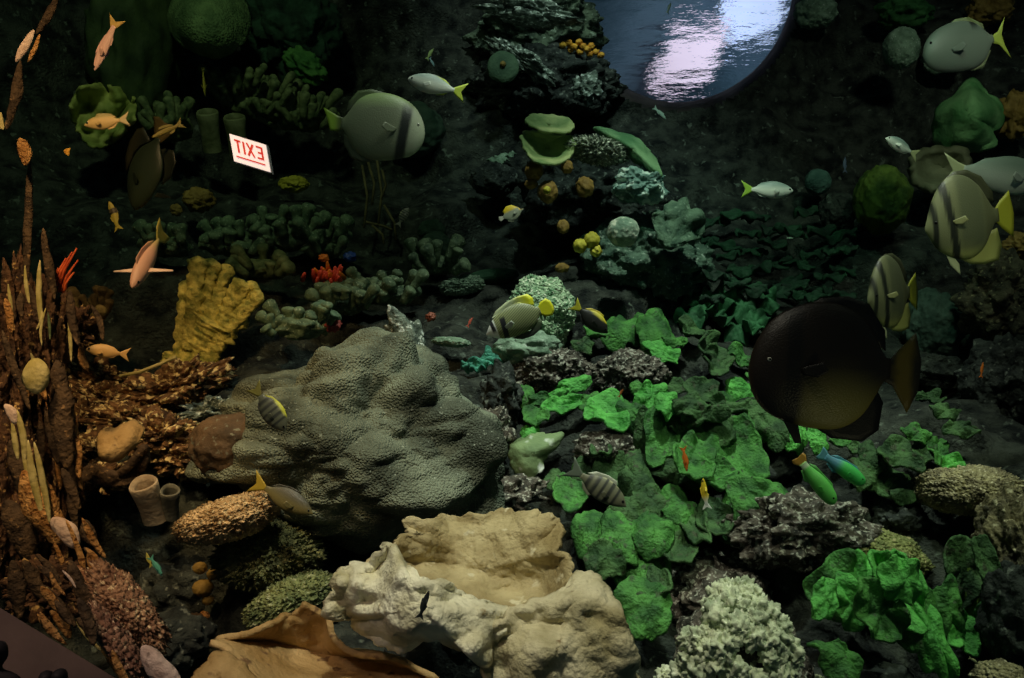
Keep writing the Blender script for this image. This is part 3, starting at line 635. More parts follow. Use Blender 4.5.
blob('reef_rock', 'dark rock at the right edge behind the folded green coral', 'rock', 1016, 620, 30, 50, ROCK_DARK, dd=-.1, sub=5, amp=.3, seed=26)
blob('reef_rock', 'bluish speckled rock left of the golden table coral', 'rock', 900, 520, 26, 20, ROCK_DARK, dd=0, sub=5, amp=.4, seed=27)
blob('yellow_lump_coral', 'yellow-rimmed lump coral cut off at the bottom right corner', 'coral', 1000, 680, 26, 18, GOLD_NUB, d=1.9, sub=5, amp=.15, nub=.1, nf=14, seed=28)
blob('reef_rock', 'low dark boulder at the bottom edge right of the white knobbly coral', 'rock', 858, 690, 60, 30, ROCK_DARK, d=2.05, sub=5, amp=.3, seed=29)

# ================================================================== far plates, right of centre
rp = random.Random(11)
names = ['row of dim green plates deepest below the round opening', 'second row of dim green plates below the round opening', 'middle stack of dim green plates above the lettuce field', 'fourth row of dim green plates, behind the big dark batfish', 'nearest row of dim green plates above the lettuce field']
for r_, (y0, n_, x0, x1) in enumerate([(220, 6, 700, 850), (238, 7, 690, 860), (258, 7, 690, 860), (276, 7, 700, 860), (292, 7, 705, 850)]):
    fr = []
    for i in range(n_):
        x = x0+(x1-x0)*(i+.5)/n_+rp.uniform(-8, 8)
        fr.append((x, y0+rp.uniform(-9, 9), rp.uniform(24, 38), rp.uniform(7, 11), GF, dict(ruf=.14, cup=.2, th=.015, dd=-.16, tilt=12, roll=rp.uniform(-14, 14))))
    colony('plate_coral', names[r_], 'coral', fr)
tg = mat('tangled_green', (.010, .05, .02), (.04, .16, .065), 12, rough=.7, bump=.6)
colony('tangled_coral', 'tangled twisting green fronds between the dim plates and the lettuce field', 'coral', [
 (700, 300, 34, 26, tg, dict(k=5, ruf=.35, roll=20)), (722, 296, 36, 22, tg, dict(k=4, ruf=.35)), (744, 306, 34, 34, tg, dict(k=5, ruf=.3, roll=-20)), (764, 298, 30, 26, tg, dict(k=4, ruf=.3, roll=-30)),
 (735, 326, 26, 22, tg, dict(k=3, ruf=.3)), (716, 318, 26, 26, tg, dict(k=4, ruf=.35, roll=40)), (690, 316, 28, 20, tg, dict(ruf=.3)), (756, 322, 26, 24, tg, dict(ruf=.3, k=4))])

# ================================================================== mid background mound (600-700, 120-290)
dm = depth(600, 270)+.2
blob('reef_mound', 'broad grey-green crusted rock mound below the pale dome coral', 'rock', 640, 262, 58, 44, mat('crusted_mound_rock', (.03, .07, .05), (.12, .2, .14), 14, (.32, .42, .34), 50, .60, .8, 1, 70, bdist=.016), d=dm-.12, sub=6, amp=.3, f=2.2, nub=.08, nf=14, seed=31)
blob('reef_mound', 'dark shelf rock carrying the nubby plate and green ridge', 'rock', 590, 190, 66, 46, ROCK_DARK, d=dm+.25, sub=6, amp=.3, seed=32)
blob('dome_coral', 'pale round dome coral on the grey-green mound', 'coral', 623, 232, 16, 15, mat('pale_dome', (.12, .2, .14), (.36, .45, .34), 14, (.5, .55, .42), 40, .55, .8, .8, 80), d=dm-.55, sub=5, amp=.08, seed=33)
lp = shell('fan_plate_coral', 'ribbed grey-green fan coral to the right of the pale dome', 'coral', [
 (653, 222, 0), (656, 211, .02), (664, 212, .02), (668, 204, .03), (678, 203, .04), (686, 199, .04), (692, 208, .03), (700, 212, .02), (703, 224, 0), (702, 236, -.03), (690, 240, -.04), (672, 248, -.05), (660, 240, -.03)], (668, 246, -.06), mat('rib_green', (.03, .07, .045), (.09, .16, .10), 20, (.16, .24, .17), 50, .6, rough=.8, bump=1), thick=.02, ruff=.05, rf=7, d0=dm-.42, N=90, Mr=14, seed=5)
for i, (x, y, w_, h_) in enumerate([(592, 244, 9, 11)]):
    ys = empty('lobed_sponge', P(x, y+10, dm-.62)[:], 'yellow lobed sponge with three knobs left of the grey-green mound', 'sponge')
    for k, (a, b, c_) in enumerate([(592, 240, 8), (596, 251, 6), (580, 246, 7)]): blob('lobe', None, None, a, b, c_, c_, YELLOW, d=dm-.62, sub=4, amp=.15, seed=k, parent=ys)
for x, y, r_, lb in [(585, 187, 9, 'ochre ball sponge standing on the dark shelf under the nubby plate'), (548, 192, 10, 'dull ochre ball sponge with a yellow bead on the left of the shelf'), (563, 227, 6, 'tiny ochre sponge above the yellow lobed sponge'), (562, 268, 7, 'flat ochre sponge below the yellow lobed sponge'), (531, 184, 7, 'leftmost dim ochre knob on the shelf'), (534, 171, 9, 'dim ochre knob right under the green double plate'), (567, 167, 6, 'dim ochre knob between the double plate and the ball sponge')]:
    blob('ball_sponge', lb, 'sponge', x, y, r_, r_*(1.15 if r_ != 7 else .7), MUSTARD, d=dm-.42, sub=4, amp=.15, seed=int(x))
blob('yellow_bead', 'small bright yellow bead on the dull ochre ball sponge', 'sponge', 547, 190, 4, 4, YELLOW, d=dm-.56, sub=3, amp=.1)
# double plate
UPG = mat('yellow_green_cup', (.15, .26, .09), (.42, .52, .22), 10, None, rough=.7, bump=.5)  # yellow-green of the stacked cups
shell('cup_coral', 'upper yellow-green cup of the stacked pair below the rocky arch', 'coral', [(526, 122, 0), (532, 115, .04), (548, 116, .06), (566, 118, .04), (573, 124, 0), (570, 132, -.05), (555, 132, -.08), (540, 130, -.06)], (549, 124, .02), UPG, thick=.012, ruff=.03, d0=dm-.35, N=70, Mr=12)
shell('cup_coral', 'lower round green cup of the stacked pair below the rocky arch', 'coral', [(521, 138, 0), (527, 131, .06), (548, 134, .10), (572, 137, .04), (573, 152, -.05), (562, 162, -.1), (546, 164, -.12), (530, 158, -.1)], (547, 147, .06), UPG, thick=.012, ruff=.04, d0=dm-.37, N=70, Mr=14, bulge=-.04)
blob('nubby_plate_coral', 'pale-dotted oblong nubby plate right of the stacked cups', 'coral', 598, 151, 28, 12, mat('dotted_nub', (.10, .13, .09), (.3, .36, .26), 20, (.75, .8, .65), 70, .55, .8, 1, 60, 'voronoi', bdist=.02), d=dm-.32, sub=6, amp=.08, nub=.4, nf=10, rot=8, seed=35)
shell('ridge_coral', 'folded green ridge coral sloping down right of the nubby plate', 'coral', [(593, 127, .05), (612, 131, .02), (632, 137, 0), (646, 148, -.02), (657, 163, -.05), (661, 176, -.08), (646, 168, -.02), (632, 160, .02), (622, 148, .08), (606, 138, .1)], (634, 150, -.06), mat('ridge_green', (.06, .17, .07), (.18, .34, .16), 10, rough=.7, bump=.6), thick=.014, ruff=.07, d0=dm-.3, N=90, Mr=16, bulge=.06)
blob('encrusted_rock', 'rock with bright whitish-teal crust under the green ridge coral', 'rock', 640, 186, 26, 18, mat('teal_white_crust', (.06, .13, .11), (.25, .42, .36), 12, (.6, .75, .66), 22, .55, .8, .8, 80, bdist=.012), d=dm-.33, sub=6, amp=.35, seed=37)
blob('reef_rock', 'dark cliff rock at the right end of the green ridge', 'rock', 640, 210, 40, 22, ROCK_DARK, d=dm+.1, sub=5, amp=.3, seed=38)
colony('frilled_coral', 'small pale green frilled coral left of the stacked cups', 'coral', [(500, 157, 18, 9, GREYGREEN), (510, 156, 14, 8, GREYGREEN), (494, 162, 14, 7, GREYGREEN)], base=False)
blob('low_coral', 'low oval coral half in shadow left of the ochre knobs', 'coral', 494, 180, 24, 16, ROCK_DARK, dd=-.2, sub=5, amp=.2, seed=39)

# rocky arch top middle
blob('arch_rock', 'mossy rock arch shoulder at the top, left of the round opening', 'rock', 540, 28, 60, 34, mat('mossy_rock', (.03, .05, .035), (.12, .17, .11), 12, (.3, .4, .3), 40, .6, .9, 1, 50, bdist=.02), dd=-.1, sub=6, amp=.4, seed=41)
blob('arch_rock', 'dark brownish rock under the mossy arch shoulder', 'rock', 545, 90, 70, 36, ROCK_DARK, dd=.0, sub=6, amp=.35, seed=42)
blob('encrusting_coral', 'silvery encrusted ridge sloping down the mossy arch', 'coral', 520, 62, 34, 11, SILVER, dd=-.62, sub=6, amp=.45, f=2.4, rot=32, seed=43)
blob('encrusting_coral', 'small silvery patch below the orange branching sponge', 'coral', 588, 88, 13, 13, SILVER, dd=-.5, sub=5, amp=.5, rot=30, seed=44)
blob('encrusting_coral', 'thin silvery growth on top of the mossy arch', 'coral', 530, 14, 40, 9, SILVER, dd=-.66, sub=5, amp=.5, rot=8, seed=45)
dk = blob('disc_coral', 'dim green disc coral on the left flank of the arch', 'coral', 503, 67, 16, 16, mat('dim_disc', (.04, .08, .045), (.08, .14, .08), 12, rough=.8, bump=.8), dd=-.7, dz=6, sub=5, amp=.05, seed=46)
blob('boss', None, None, 503, 64, 3, 3, MUSTARD, dd=-.74, sub=3, parent=dk)
og = empty('branching_sponge', P(582, 60, 4.8)[:], 'orange knobbly branching sponge along the rim of the round opening', 'sponge')
for i, (x, y) in enumerate([(563, 45), (569, 43), (574, 47), (579, 42), (583, 46), (587, 49), (591, 46), (596, 52), (601, 55), (570, 50), (580, 52), (590, 54)]):
    blob('knob', None, None, x, y, 3.6, 3, ORANGE if i != 5 else ORANGE, d=4.62+.004*i, sub=3, amp=.35, seed=i, parent=og)

# ================================================================== upper left background
shell('dome_coral', 'big dim green dome coral with a sunken top at the upper left', 'coral', [(171, 14, 0), (180, -2, .06), (200, -10, .12), (225, -8, .12), (242, 4, .06), (248, 22, 0), (241, 40, -.08), (226, 51, -.12), (206, 53, -.12), (186, 44, -.08), (174, 30, -.04)],
 (208, 30, -.22), mat('dome_skin', (.06, .11, .04), (.13, .21, .08), 12, rough=.8, bump=.9, kind='voronoi'), thick=.05, bulge=.04, ruff=.06, rf=3, d0=depth(209, 30)-.5, N=110, Mr=24, power=2.2, seed=51)
blob('column_coral', 'tall dim green column behind the thin pink fish', 'coral', 136, 50, 36, 90, mat('dim_green_column', (.015, .03, .01), (.035, .06, .018), 8, rough=.8, bump=.5), dd=-.3, sub=5, amp=.2, seed=52)
shell('leaf_plate_coral', 'yellow-green cupped plate coral behind the small golden fish at the left', 'coral', [(70, 112, 0), (77, 94, .03), (92, 84, .05), (112, 86, .04), (130, 93, .03), (136, 104, 0), (132, 124, -.04), (116, 142, -.06), (96, 148, -.06), (80, 134, -.04)], (104, 112, .08), mat('yellowgreen_plate', (.2, .25, .05), (.42, .44, .12), 9, None, rough=.7, bump=.6), thick=.012, ruff=.22, d0=depth(100, 150)-.45, N=90, Mr=16)
for i, a in enumerate([(170, 116, 26, 24, 14, 'finger coral clump above the two pale tube rims'), (255, 92, 38, 26, 22, 'pale finger coral clump left of the grey batfish'), (300, 104, 30, 26, 18, 'finger coral touching the tail of the grey batfish'), (238, 80, 24, 16, 12, 'twiggy finger coral just under the big green dome')]):
    fingers('finger_coral', a[5], 'coral', a[0], a[1], a[2], a[3], int(a[4]*1.7), FINGER, fw=4, fl=22, seed=i+60, dd=-.45)
blob('reef_rock', 'dark green rock slope at the top between dome and dark channel', 'rock', 290, 30, 44, 50, mat('green_black_rock', (.008, .025, .015), (.025, .07, .04), 12, rough=.9, bump=1), dd=-.2, sub=6, amp=.3, seed=53)
blob('leafy_lump', 'ridged green lump left of the dark channel', 'coral', 305, 66, 22, 14, mat('dim_leaf', (.03, .12, .03), (.08, .22, .05), 10, rough=.8, bump=.7), dd=-.45, sub=5, amp=.35, rot=35, seed=54)
for x, y, lb in [(207, 112, 'left one of the two pale-rimmed tube sponges beside the sign'), (234, 117, 'right one of the two pale-rimmed tube sponges beside the sign')]:
    barrel('tube_sponge', lb, 'sponge', x, y, 10, 40, mat('green_tube', (.09, .11, .045), (.2, .22, .11), 20, rough=.7, bump=.5), ang=92, d=depth(x, y)-.5, tilt=-.25+.9)
blob('yellow_lump', 'mustard yellow lump sponge below the dark batfish at the left', 'sponge', 199, 200, 15, 12, MUSTARD, dd=-.3, sub=5, amp=.2, nub=.1, nf=8, seed=55)
blob('yellow_lump', 'olive yellow lump sponge below the sign', 'sponge', 294, 184, 14, 8, YELLOW, dd=-.3, sub=5, amp=.2, nub=.1, nf=8, seed=56)
blob('small_lump', 'small dull pink lump left of the mustard sponge', 'sponge', 176, 210, 6, 6, MUSTARD, dd=-.3, sub=4, amp=.2, seed=57)
for i, a in enumerate([(240, 235, 36, 22, 20, 'wide clump of rounded grey-green fingers right of the yellow fan coral'), (284, 224, 34, 26, 24, 'tall knobby finger coral above the red anemone'), (322, 234, 26, 24, 18, 'dim knobby finger coral behind the red anemone'), (384, 286, 34, 18, 20, 'pale-tipped finger coral above the huge boulder'), (262, 262, 24, 16, 10, 'low olive knob coral right beside the yellow fan coral'), (345, 296, 26, 18, 14, 'dark finger coral between the anemone and the boulder'), (300, 318, 36, 20, 14, 'dim low finger coral on the slope left of the boulder top'), (170, 240, 26, 16, 10, 'very dark finger coral right of the swimming golden fish'), (435, 258, 24, 16, 12, 'dim finger coral in the dark dip above the flat white coral')]):
    fingers('knobby_finger_coral', a[5], 'coral', a[0], a[1], a[2], a[3], int(a[4]*1.5), FINGER_G if i != 4 else FINGER, fw=5.2, fl=20, seed=i+80, dd=-.35, knob=1.35)
for x, y, r_, lb in [(432, 232, 14, 'dim green ball coral left of the dark dip'), (533, 248, 18, 'dark round coral above the flat nubby coral'), (414, 130, 30, 'shadowed brown rock behind the silver fish')]:
    blob('ball_coral', lb, 'coral', x if x != 533 else 436, y, r_, r_*.9, mat('dim_ball', (.02, .05, .03), (.05, .09, .06), 12, rough=.8, bump=.7), dd=-.2, sub=5, amp=.12, seed=x)
blob('nubby_flat_coral', 'flat pale-tipped nubby coral left of centre above the angelfish', 'coral', 462, 286, 20, 9, GREYGREEN, dd=-.1, sub=6, amp=.1, nub=.35, nf=12, rot=-8, seed=58)
blob('oval_coral', 'long smooth dark green coral right of the pale-tipped nubby one', 'coral', 490, 278, 28, 9, mat('dim_oval', (.02, .07, .035), (.05, .13, .07), 12, rough=.8, bump=.7), dd=-.1, sub=5, amp=.1, rot=-8, seed=59)
blob('flat_coral', 'small flat whitish coral left of the angelfish face', 'coral', 451, 342, 19, 5, GREYGREEN, dd=-.1, dz=12, sub=5, amp=.1, nub=.15, nf=10, rot=4, seed=60)
# red anemone, blue spot
an = empty('anemone', P(329, 290, depth(329, 290)-.4)[:], 'red and orange anemone glowing among the dark finger corals', 'anemone')
REDA = plain('anemone_red', (.75, .09, .05), .5); ORA = plain('anemone_orange', (.8, .22, .02), .5)
rr_ = random.Random(2); dA = depth(329, 285)-.45
for i in range(34):
    x = 328+rr_.gauss(0, 7); y = 277+rr_.gauss(0, 4); b = P(x, y+4, dA+.03); e = P(x+rr_.uniform(-6, 6), y-rr_.uniform(2, 8), dA-.03); vs, fs = tube_path([b, b.lerp(e, .6), e], [.010, .009, .005], 6)
    link('tentacle', vs, fs, REDA if i % 5 else ORA, an)
blob('oral_disc', None, None, 328, 280, 9, 6, REDA, d=dA+.04, sub=4, parent=an)
for x, y, m_, lb, r_ in [(324, 258, ORA, 'tiny orange sponge tuft above the red anemone', 5), (350, 257, plain('blue', (.02, .07, .35), .5), 'small blue sponge to the right above the red anemone', 6), (333, 325, plain('dull_red', (.30, .05, .04), .6), 'dull red sponge below the anemone', 8), (431, 317, plain('dull_red2', (.22, .06, .03), .6), 'dull orange sponge left of the tiny red fish', 5)]:
    blob('sponge', lb, 'sponge', x, y, r_, r_*.8, m_, d=depth(x, y)-.4, sub=4, amp=.4, seed=x)

# ================================================================== yellow fan coral on the left
def fan_coral():
    dF = depth(190, 372)-.22; r = empty('fan_coral', P(190, 372, dF)[:], 'yellow ridged fan coral leaning right at the left side', 'coral')
    ax = [((188, 350), (198, 256), 15, 'a'), ((196, 356), (212, 258), 16, 'b'), ((200, 352), (228, 264), 14, 'c'), ((206, 352), (244, 280), 14, 'd'), ((208, 350), (256, 282), 14, 'e'), ((176, 362), (188, 280), 12, 'f'), ((212, 348), (262, 292), 11, 'g'), ((190, 366), (214, 320), 30, 'h'), ((204, 360), (236, 310), 26, 'i')]
    for i, (a, b, w_, _) in enumerate(ax):
        p0 = P(a[0], a[1], dF+.02*(i % 2)); p1 = P(b[0], b[1], dF-.02+.02*(i % 3)); X = (p1-p0).normalized(); Y = X.cross(FWD).normalized()
        N, K = 60, 20; vs = []; fs = []
        for j in range(N+1):
            t = j/N; c = p0.lerp(p1, t); wd = w_*dF/F*.5*(.8+.6*t)*(1 if t < .94 else math.sqrt(max(.02, (1-t)/.06)))
            for k in range(K):
                q = 2*math.pi*k/K; n = 1+.4*fbm(c+Y*math.cos(q)*wd, 34, 3)+.05*math.sin(t*60+i*2)+.28*noise.noise((c+Y*math.cos(q)*wd*2)*Vector((1, 1, 1)).length*26)
                vs.append((c+Y*(math.cos(q)*wd*n)+FWD*(math.sin(q)*wd*.55*n))[:])
        for j in range(N):
            for k in range(K): fs.append((j*K+k, j*K+(k+1) % K, (j+1)*K+(k+1) % K, (j+1)*K+k))
        fs.append(tuple(range(K))[::-1]); fs.append(tuple(N*K+k for k in range(K)))
        link('branch', vs, fs, YELLOW_FAN, r)
    blob('holdfast', None, None, 186, 364, 22, 10, YELLOW_FAN, d=dF+.03, sub=5, amp=.3, parent=r, rot=20)
    blob('holdfast', None, None, 210, 368, 14, 8, YELLOW_FAN, d=dF, sub=4, amp=.3, parent=r, rot=30)
fan_coral()
vs, fs = tube_path([P(x, y, 2.95) for x, y in ((120, 376), (140, 372), (160, 364), (176, 357))], .006, 8); tag(link('sea_whip', vs, fs, BLADE_Y), 'thin olive stalk running to the foot of the yellow fan coral', 'sea whip')

# rust rubble on the left slope: every lump a thing
rub = [(172, 392, 44, 22, 'large rusty crusted rock at the foot of the yellow fan coral'), (95, 378, 34, 14, 'rusty ledge rock beneath the small curled fish'), (100, 398, 36, 14, 'pale-streaked rusty rock left of the fan coral foot'), (84, 420, 26, 16, 'rusty rock at the left margin of the slope'), (130, 420, 34, 14, 'rusty middle rock above the overhang shell'),
       (160, 436, 34, 18, 'rusty rock right above the two tube sponges'), (96, 452, 24, 16, 'dark rusty rock left of the overhang shell'), (186, 458, 26, 18, 'rusty rock between tube sponges and the rust-brown sponge'), (100, 478, 26, 12, 'lowest rusty rock beside the dark hollow'), (214, 412, 26, 12, 'blue-tinged rock left of the boulder coral')]
for i, (x, y, a, b, lb) in enumerate(rub):
    blob('crusted_rock', lb, 'rock', x, y, a, b, RUST if i != 9 else SILVER, d=depth(x, y+b*.3)-.1, sub=6, amp=.7, f=2.6, rot=(i*37) % 40-20, nub=.12, nf=16, seed=90+i)
shell('shell_coral', 'pale ochre shell-shaped coral overhanging a hollow on the rusty slope', 'coral', [(102, 434, 0), (118, 430, .03), (136, 424, .04), (142, 432, .02), (132, 446, -.02), (116, 460, -.05), (104, 458, -.05), (98, 446, -.02)], (118, 442, .0), TAN_O, thick=.02, ruff=.05, d0=depth(118, 460)-.3, N=70, Mr=12, bulge=.03)
shell('shell_coral', 'ragged grey shell edge below the hollow on the rusty slope', 'coral', [(84, 466, 0), (100, 472, 0), (118, 474, -.02), (136, 458, -.02), (146, 446, 0), (148, 462, 0), (134, 480, 0), (104, 486, 0), (86, 480, 0)], (120, 476, .0), BLADE_D, thick=.02, ruff=.05, d0=depth(118, 480)-.28, N=70, Mr=12)
barrel('tube_sponge', 'larger orange-rimmed tube sponge standing on the left slope', 'sponge', 143, 483, 13, 46, TUBE, ang=84, d=depth(143, 500)-.3, tilt=.55)
barrel('tube_sponge', 'smaller grey tube sponge beside the orange-rimmed one', 'sponge', 170, 490, 9, 34, mat('grey_tube', (.12, .12, .09), (.22, .22, .17), 20, rough=.7, bump=.5), ang=100, d=depth(143, 500)-.28, tilt=.55)
blob('nubby_slab_coral', 'glowing orange nubby slab coral left below the boulder', 'coral', 228, 516, 52, 23, ORANGE_NUB, d=2.1, dz=34, sub=6, amp=.08, nub=.22, nf=30, rot=-16, flat=.3, seed=71)
blob('nubby_mound_coral', 'dark nubby mound coral beneath the orange slab', 'coral', 268, 556, 48, 32, OLIVE_NUB, d=2.22, sub=6, amp=.08, nub=.34, nf=18, seed=72)
blob('nubby_mound_coral', 'green-gold nubby coral just above the ochre plate', 'coral', 292, 602, 46, 22, mat('gg_nub', (.08, .12, .05), (.26, .3, .12), 14, (.45, .5, .3), 60, .58, .8, 1, 120, 'voronoi', bdist=.01), d=2.12, sub=6, amp=.12, nub=.3, nf=18, rot=-22, seed=73)
pc = empty('button_coral', P(200, 600, 2.2)[:], 'cluster of dim yellow button polyps left below the orange slab', 'coral')
for i, (x, y, r_) in enumerate([(203, 588, 10), (200, 568, 7), (214, 574, 7), (218, 562, 5), (208, 600, 6)]):
    blob('polyp', None, None, x, y, r_, r_*.85, MUSTARD, d=2.25, sub=4, amp=.06, nub=.08, nf=8, seed=i, parent=pc)
blob('reef_rock', 'dark rock carrying the yellow button polyps', 'rock', 190, 590, 46, 34, ROCK_DARK, d=2.42, sub=5, amp=.3, seed=74)
blob('reef_rock', 'low dark rock left of the bottom ochre lobe', 'rock', 170, 640, 40, 26, ROCK_DARK, d=2.1, sub=5, amp=.3, seed=75)
colony('small_polyps', 'small rusty frilled polyps on the low dark rock', 'coral', [(196, 620, 18, 10, BLADE_D), (204, 616, 10, 8, BLADE_O), (188, 626, 14, 8, BLADE_D)], base=False)

# ================================================================== left edge: solid blades standing for corals stretched by the curved glass
B = [
 (24, 470, 60, 545, 34, BLADE_O, 2.0, 'broad dull orange speckled stretched-coral paddle at the left edge'),
 (52, 518, 78, 548, 20, BLADE_P, 1.95, 'pinkish speckled oval stretched-coral paddle at the left'),
 (36, 358, 37, 394, 26, BLADE_Y, 2.05, 'heart-shaped pale yellow lobe near the left edge'),
 (17, 410, 25, 462, 7, BLADE_Y, 2.0, 'tall pale yellow finger, upper of the left group'), (12, 422, 18, 460, 6, BLADE_Y, 2.0, 'short pale finger left of the tall one at the left edge'),
 (28, 440, 44, 520, 8, BLADE_Y, 1.98, 'pale finger with a long dark stem, left of its pair'), (34, 442, 50, 524, 7, BLADE_Y, 1.97, 'pale finger with a long dark stem, right of its pair'),
 (22, 448, 36, 500, 5, BLADE_Y, 2.0, 'thin pale finger left of the stemmed pair'),
 (62, 468, 80, 510, 11, BLADE_D, 2.05, 'mossy dark finger right of the stemmed pair'),
 (88, 552, 105, 580, 9, BLADE_O, 1.8, 'golden orange stick at the lower left'), (40, 612, 64, 642, 8, BLADE_O, 1.55, 'orange stick lying over the sill at the lower left'),
 (78, 598, 94, 646, 12, BLADE_D, 1.6, 'dull brown leaf blade at the lower left'), (84, 520, 96, 546, 14, BLADE_D, 1.9, 'short brown oval blade beside the golden stick'),
 (82, 518, 106, 558, 7, BLADE_O, 1.85, 'thin brown rod with a round head, lower left'), (112, 650, 130, 684, 8, BLADE_O, 1.5, 'orange stick at the bottom edge left of the pink blade'),
 (142, 646, 182, 690, 24, BLADE_P, 1.45, 'large pink speckled blade cut off by the bottom edge'),
 (5, 404, 16, 424, 11, BLADE_P, 2.0, 'small pink-orange tip at the left edge'),
 (66, 520, 88, 590, 6, BLADE_O, 1.9, 'thin beaded orange rod below the pink oval'), (53, 540, 66, 575, 5, BLADE_O, 1.92, 'short beaded orange rod left of the thin one'),
 (24, 560, 46, 600, 14, BLADE_D, 1.9, 'dark rusty blade in the left shadow'), (6, 500, 30, 560, 26, BLADE_D, 2.05, 'dark rusty lump against the left edge'),
 (10, 440, 30, 510, 16, BLADE_D, 2.1, 'pinkish brown rough blade behind the pale fingers'),
 (50, 572, 66, 596, 5, BLADE_O, 1.7, 'thin rusty splinter above the sill'), (62, 570, 76, 588, 3, BLADE_P, 1.7, 'thin pale splinter above the sill'),
 (57, 360, 68, 470, 22, BLADE_D, 2.1, 'long rusty upright slab between the dark gap and the slope'), (70, 400, 80, 480, 12, BLADE_O, 2.12, 'orange flecked upright strip at the edge of the slope'),
 (2, 330, 30, 410, 8, BLADE_D, 2.1, 'dark slanting rod at the left edge'), (43, 228, 55, 300, 9, BLADE_D, 2.3, 'tall reddish brown rod behind the yellow twig'),
 (40, 260, 42, 330, 6, BLADE_Y, 2.2, 'knotty yellow twig at the left'), (8, 284, 12, 330, 4, BLADE_Y, 2.2, 'small yellow twig at the far left edge'),
 (42, 310, 36, 330, 3, BLADE_Y, 2.1, 'pale twig leaning left above the heart-shaped lobe'), (48, 312, 50, 340, 3, FINGER, 2.1, 'green twig above the heart-shaped lobe'), (46, 308, 42, 346, 3, BLADE_Y, 2.1, 'pale twig leaning right above the heart-shaped lobe'),
 (12, 560, 20, 620, 16, BLADE_D, 1.8, 'dim brown blade above the left end of the sill'), (70, 560, 100, 620, 14, BLADE_D, 1.75, 'dim brown strip behind the speckled stretch of coral'),
 (34, 30, 16, 62, 9, BLADE_P, 2.3, 'pale slanting streaked blade at the upper left'), (58, -6, 36, 34, 8, BLADE_D, 2.35, 'brown slanting blade in the top left corner'), (40, 34, 28, 62, 5, BLADE_O, 2.28, 'thin streaked blade right beside the pale one'),
 (20, 60, 6, 130, 10, BLADE_D, 2.4, 'long dark stem under the pale slanting blade'), (20, 138, 26, 166, 12, BLADE_O, 2.4, 'rounded brown tip with an orange rim at the left'), (0, 112, 3, 130, 7, BLADE_Y, 2.4, 'yellow tip cut off by the left edge'),
 (70, 148, 68, 156, 6, ORANGE, 2.5, 'tiny orange bead left of the dark batfish'), (30, 160, 26, 300, 8, BLADE_D, 2.45, 'long dark red stem running down the left shadow')]
WORDS = ['rusty', 'dark brown', 'ochre', 'dull olive', 'pinkish brown', 'amber']
PLC = [(20, 300, 'beside the yellow twigs'), (84, 340, 'under the bushy tuft'), (30, 380, 'around the heart-shaped lobe'), (56, 430, 'left of the rusty slope'), (20, 490, 'behind the orange paddle'), (72, 490, 'in the dark gap'), (44, 590, 'above the sill'), (96, 570, 'near the speckled stretch'), (100, 640, 'at the foot of the speckled stretch'), (62, 620, 'low over the sill')]
rb = random.Random(9)
for i_, (x_, y_, t_) in enumerate(PLC):
    for k_ in range(5):
        an_ = math.radians(80 if y_ < 520 else 52)+rb.uniform(-.15, .15); L_ = rb.uniform(22, 60); xx = x_+rb.uniform(-16, 16); yy = y_+rb.uniform(-22, 22)
        w_i = (i_+k_) % 6; m_ = [BLADE_O, BLADE_D, BLADE_Y, BLADE_D, BLADE_D, BLADE_O][w_i]
        dd2 = (2.2 if y_ < 520 else 1.75)+rb.uniform(-.05, .1)
        B.append((xx-math.cos(an_)*L_/2, yy-math.sin(an_)*L_/2, xx+math.cos(an_)*L_/2, yy+math.sin(an_)*L_/2, rb.uniform(5, 12) if w_i not in (2,) else 4, m_, dd2, ['%s slender stretched-coral finger %s' % (WORDS[w_i], t_)][0]))
for i, (x0, y0, x1, y1, w_, m_, d_, lb) in enumerate(B):
    blade('stretched_coral', lb, 'sponge', x0, y0, x1, y1, w_, m_, d_, amp=.45 if m_ in (BLADE_D, BLADE_O) else .2, seed=i, fat=.55, pw=.5, bend=rb.uniform(-3, 3))
# the crusted left slope behind them
RD = mat('dark_rust_crust', (.02, .010, .007), (.12, .06, .03), 24, (.5, .32, .12), 55, .60, .8, 1, 80, bdist=.012)
for x_, y_, w_, h_, lb_, dd_ in [(14, 370, 22, 80, 'dark crusted rock wall behind the heart-shaped lobe', 2.3), (44, 350, 16, 60, 'ragged brown rock behind the yellow twigs', 2.32), (12, 500, 26, 70, 'dark rusty rock at the left edge behind the orange paddle', 2.2), (60, 480, 14, 80, 'narrow dark rock beside the gap under the rusty slope', 2.3), (50, 590, 40, 26, 'dim brown rock ledge just above the sill', 1.95), (74, 330, 20, 20, 'brown crusted knob under the bushy tuft', 2.5)]:
    blob('crusted_rock', lb_, 'rock', x_, y_, w_, h_, RD, d=dd_, dz=22, sub=6, amp=.6, f=3, nub=.14, nf=12, seed=x_)
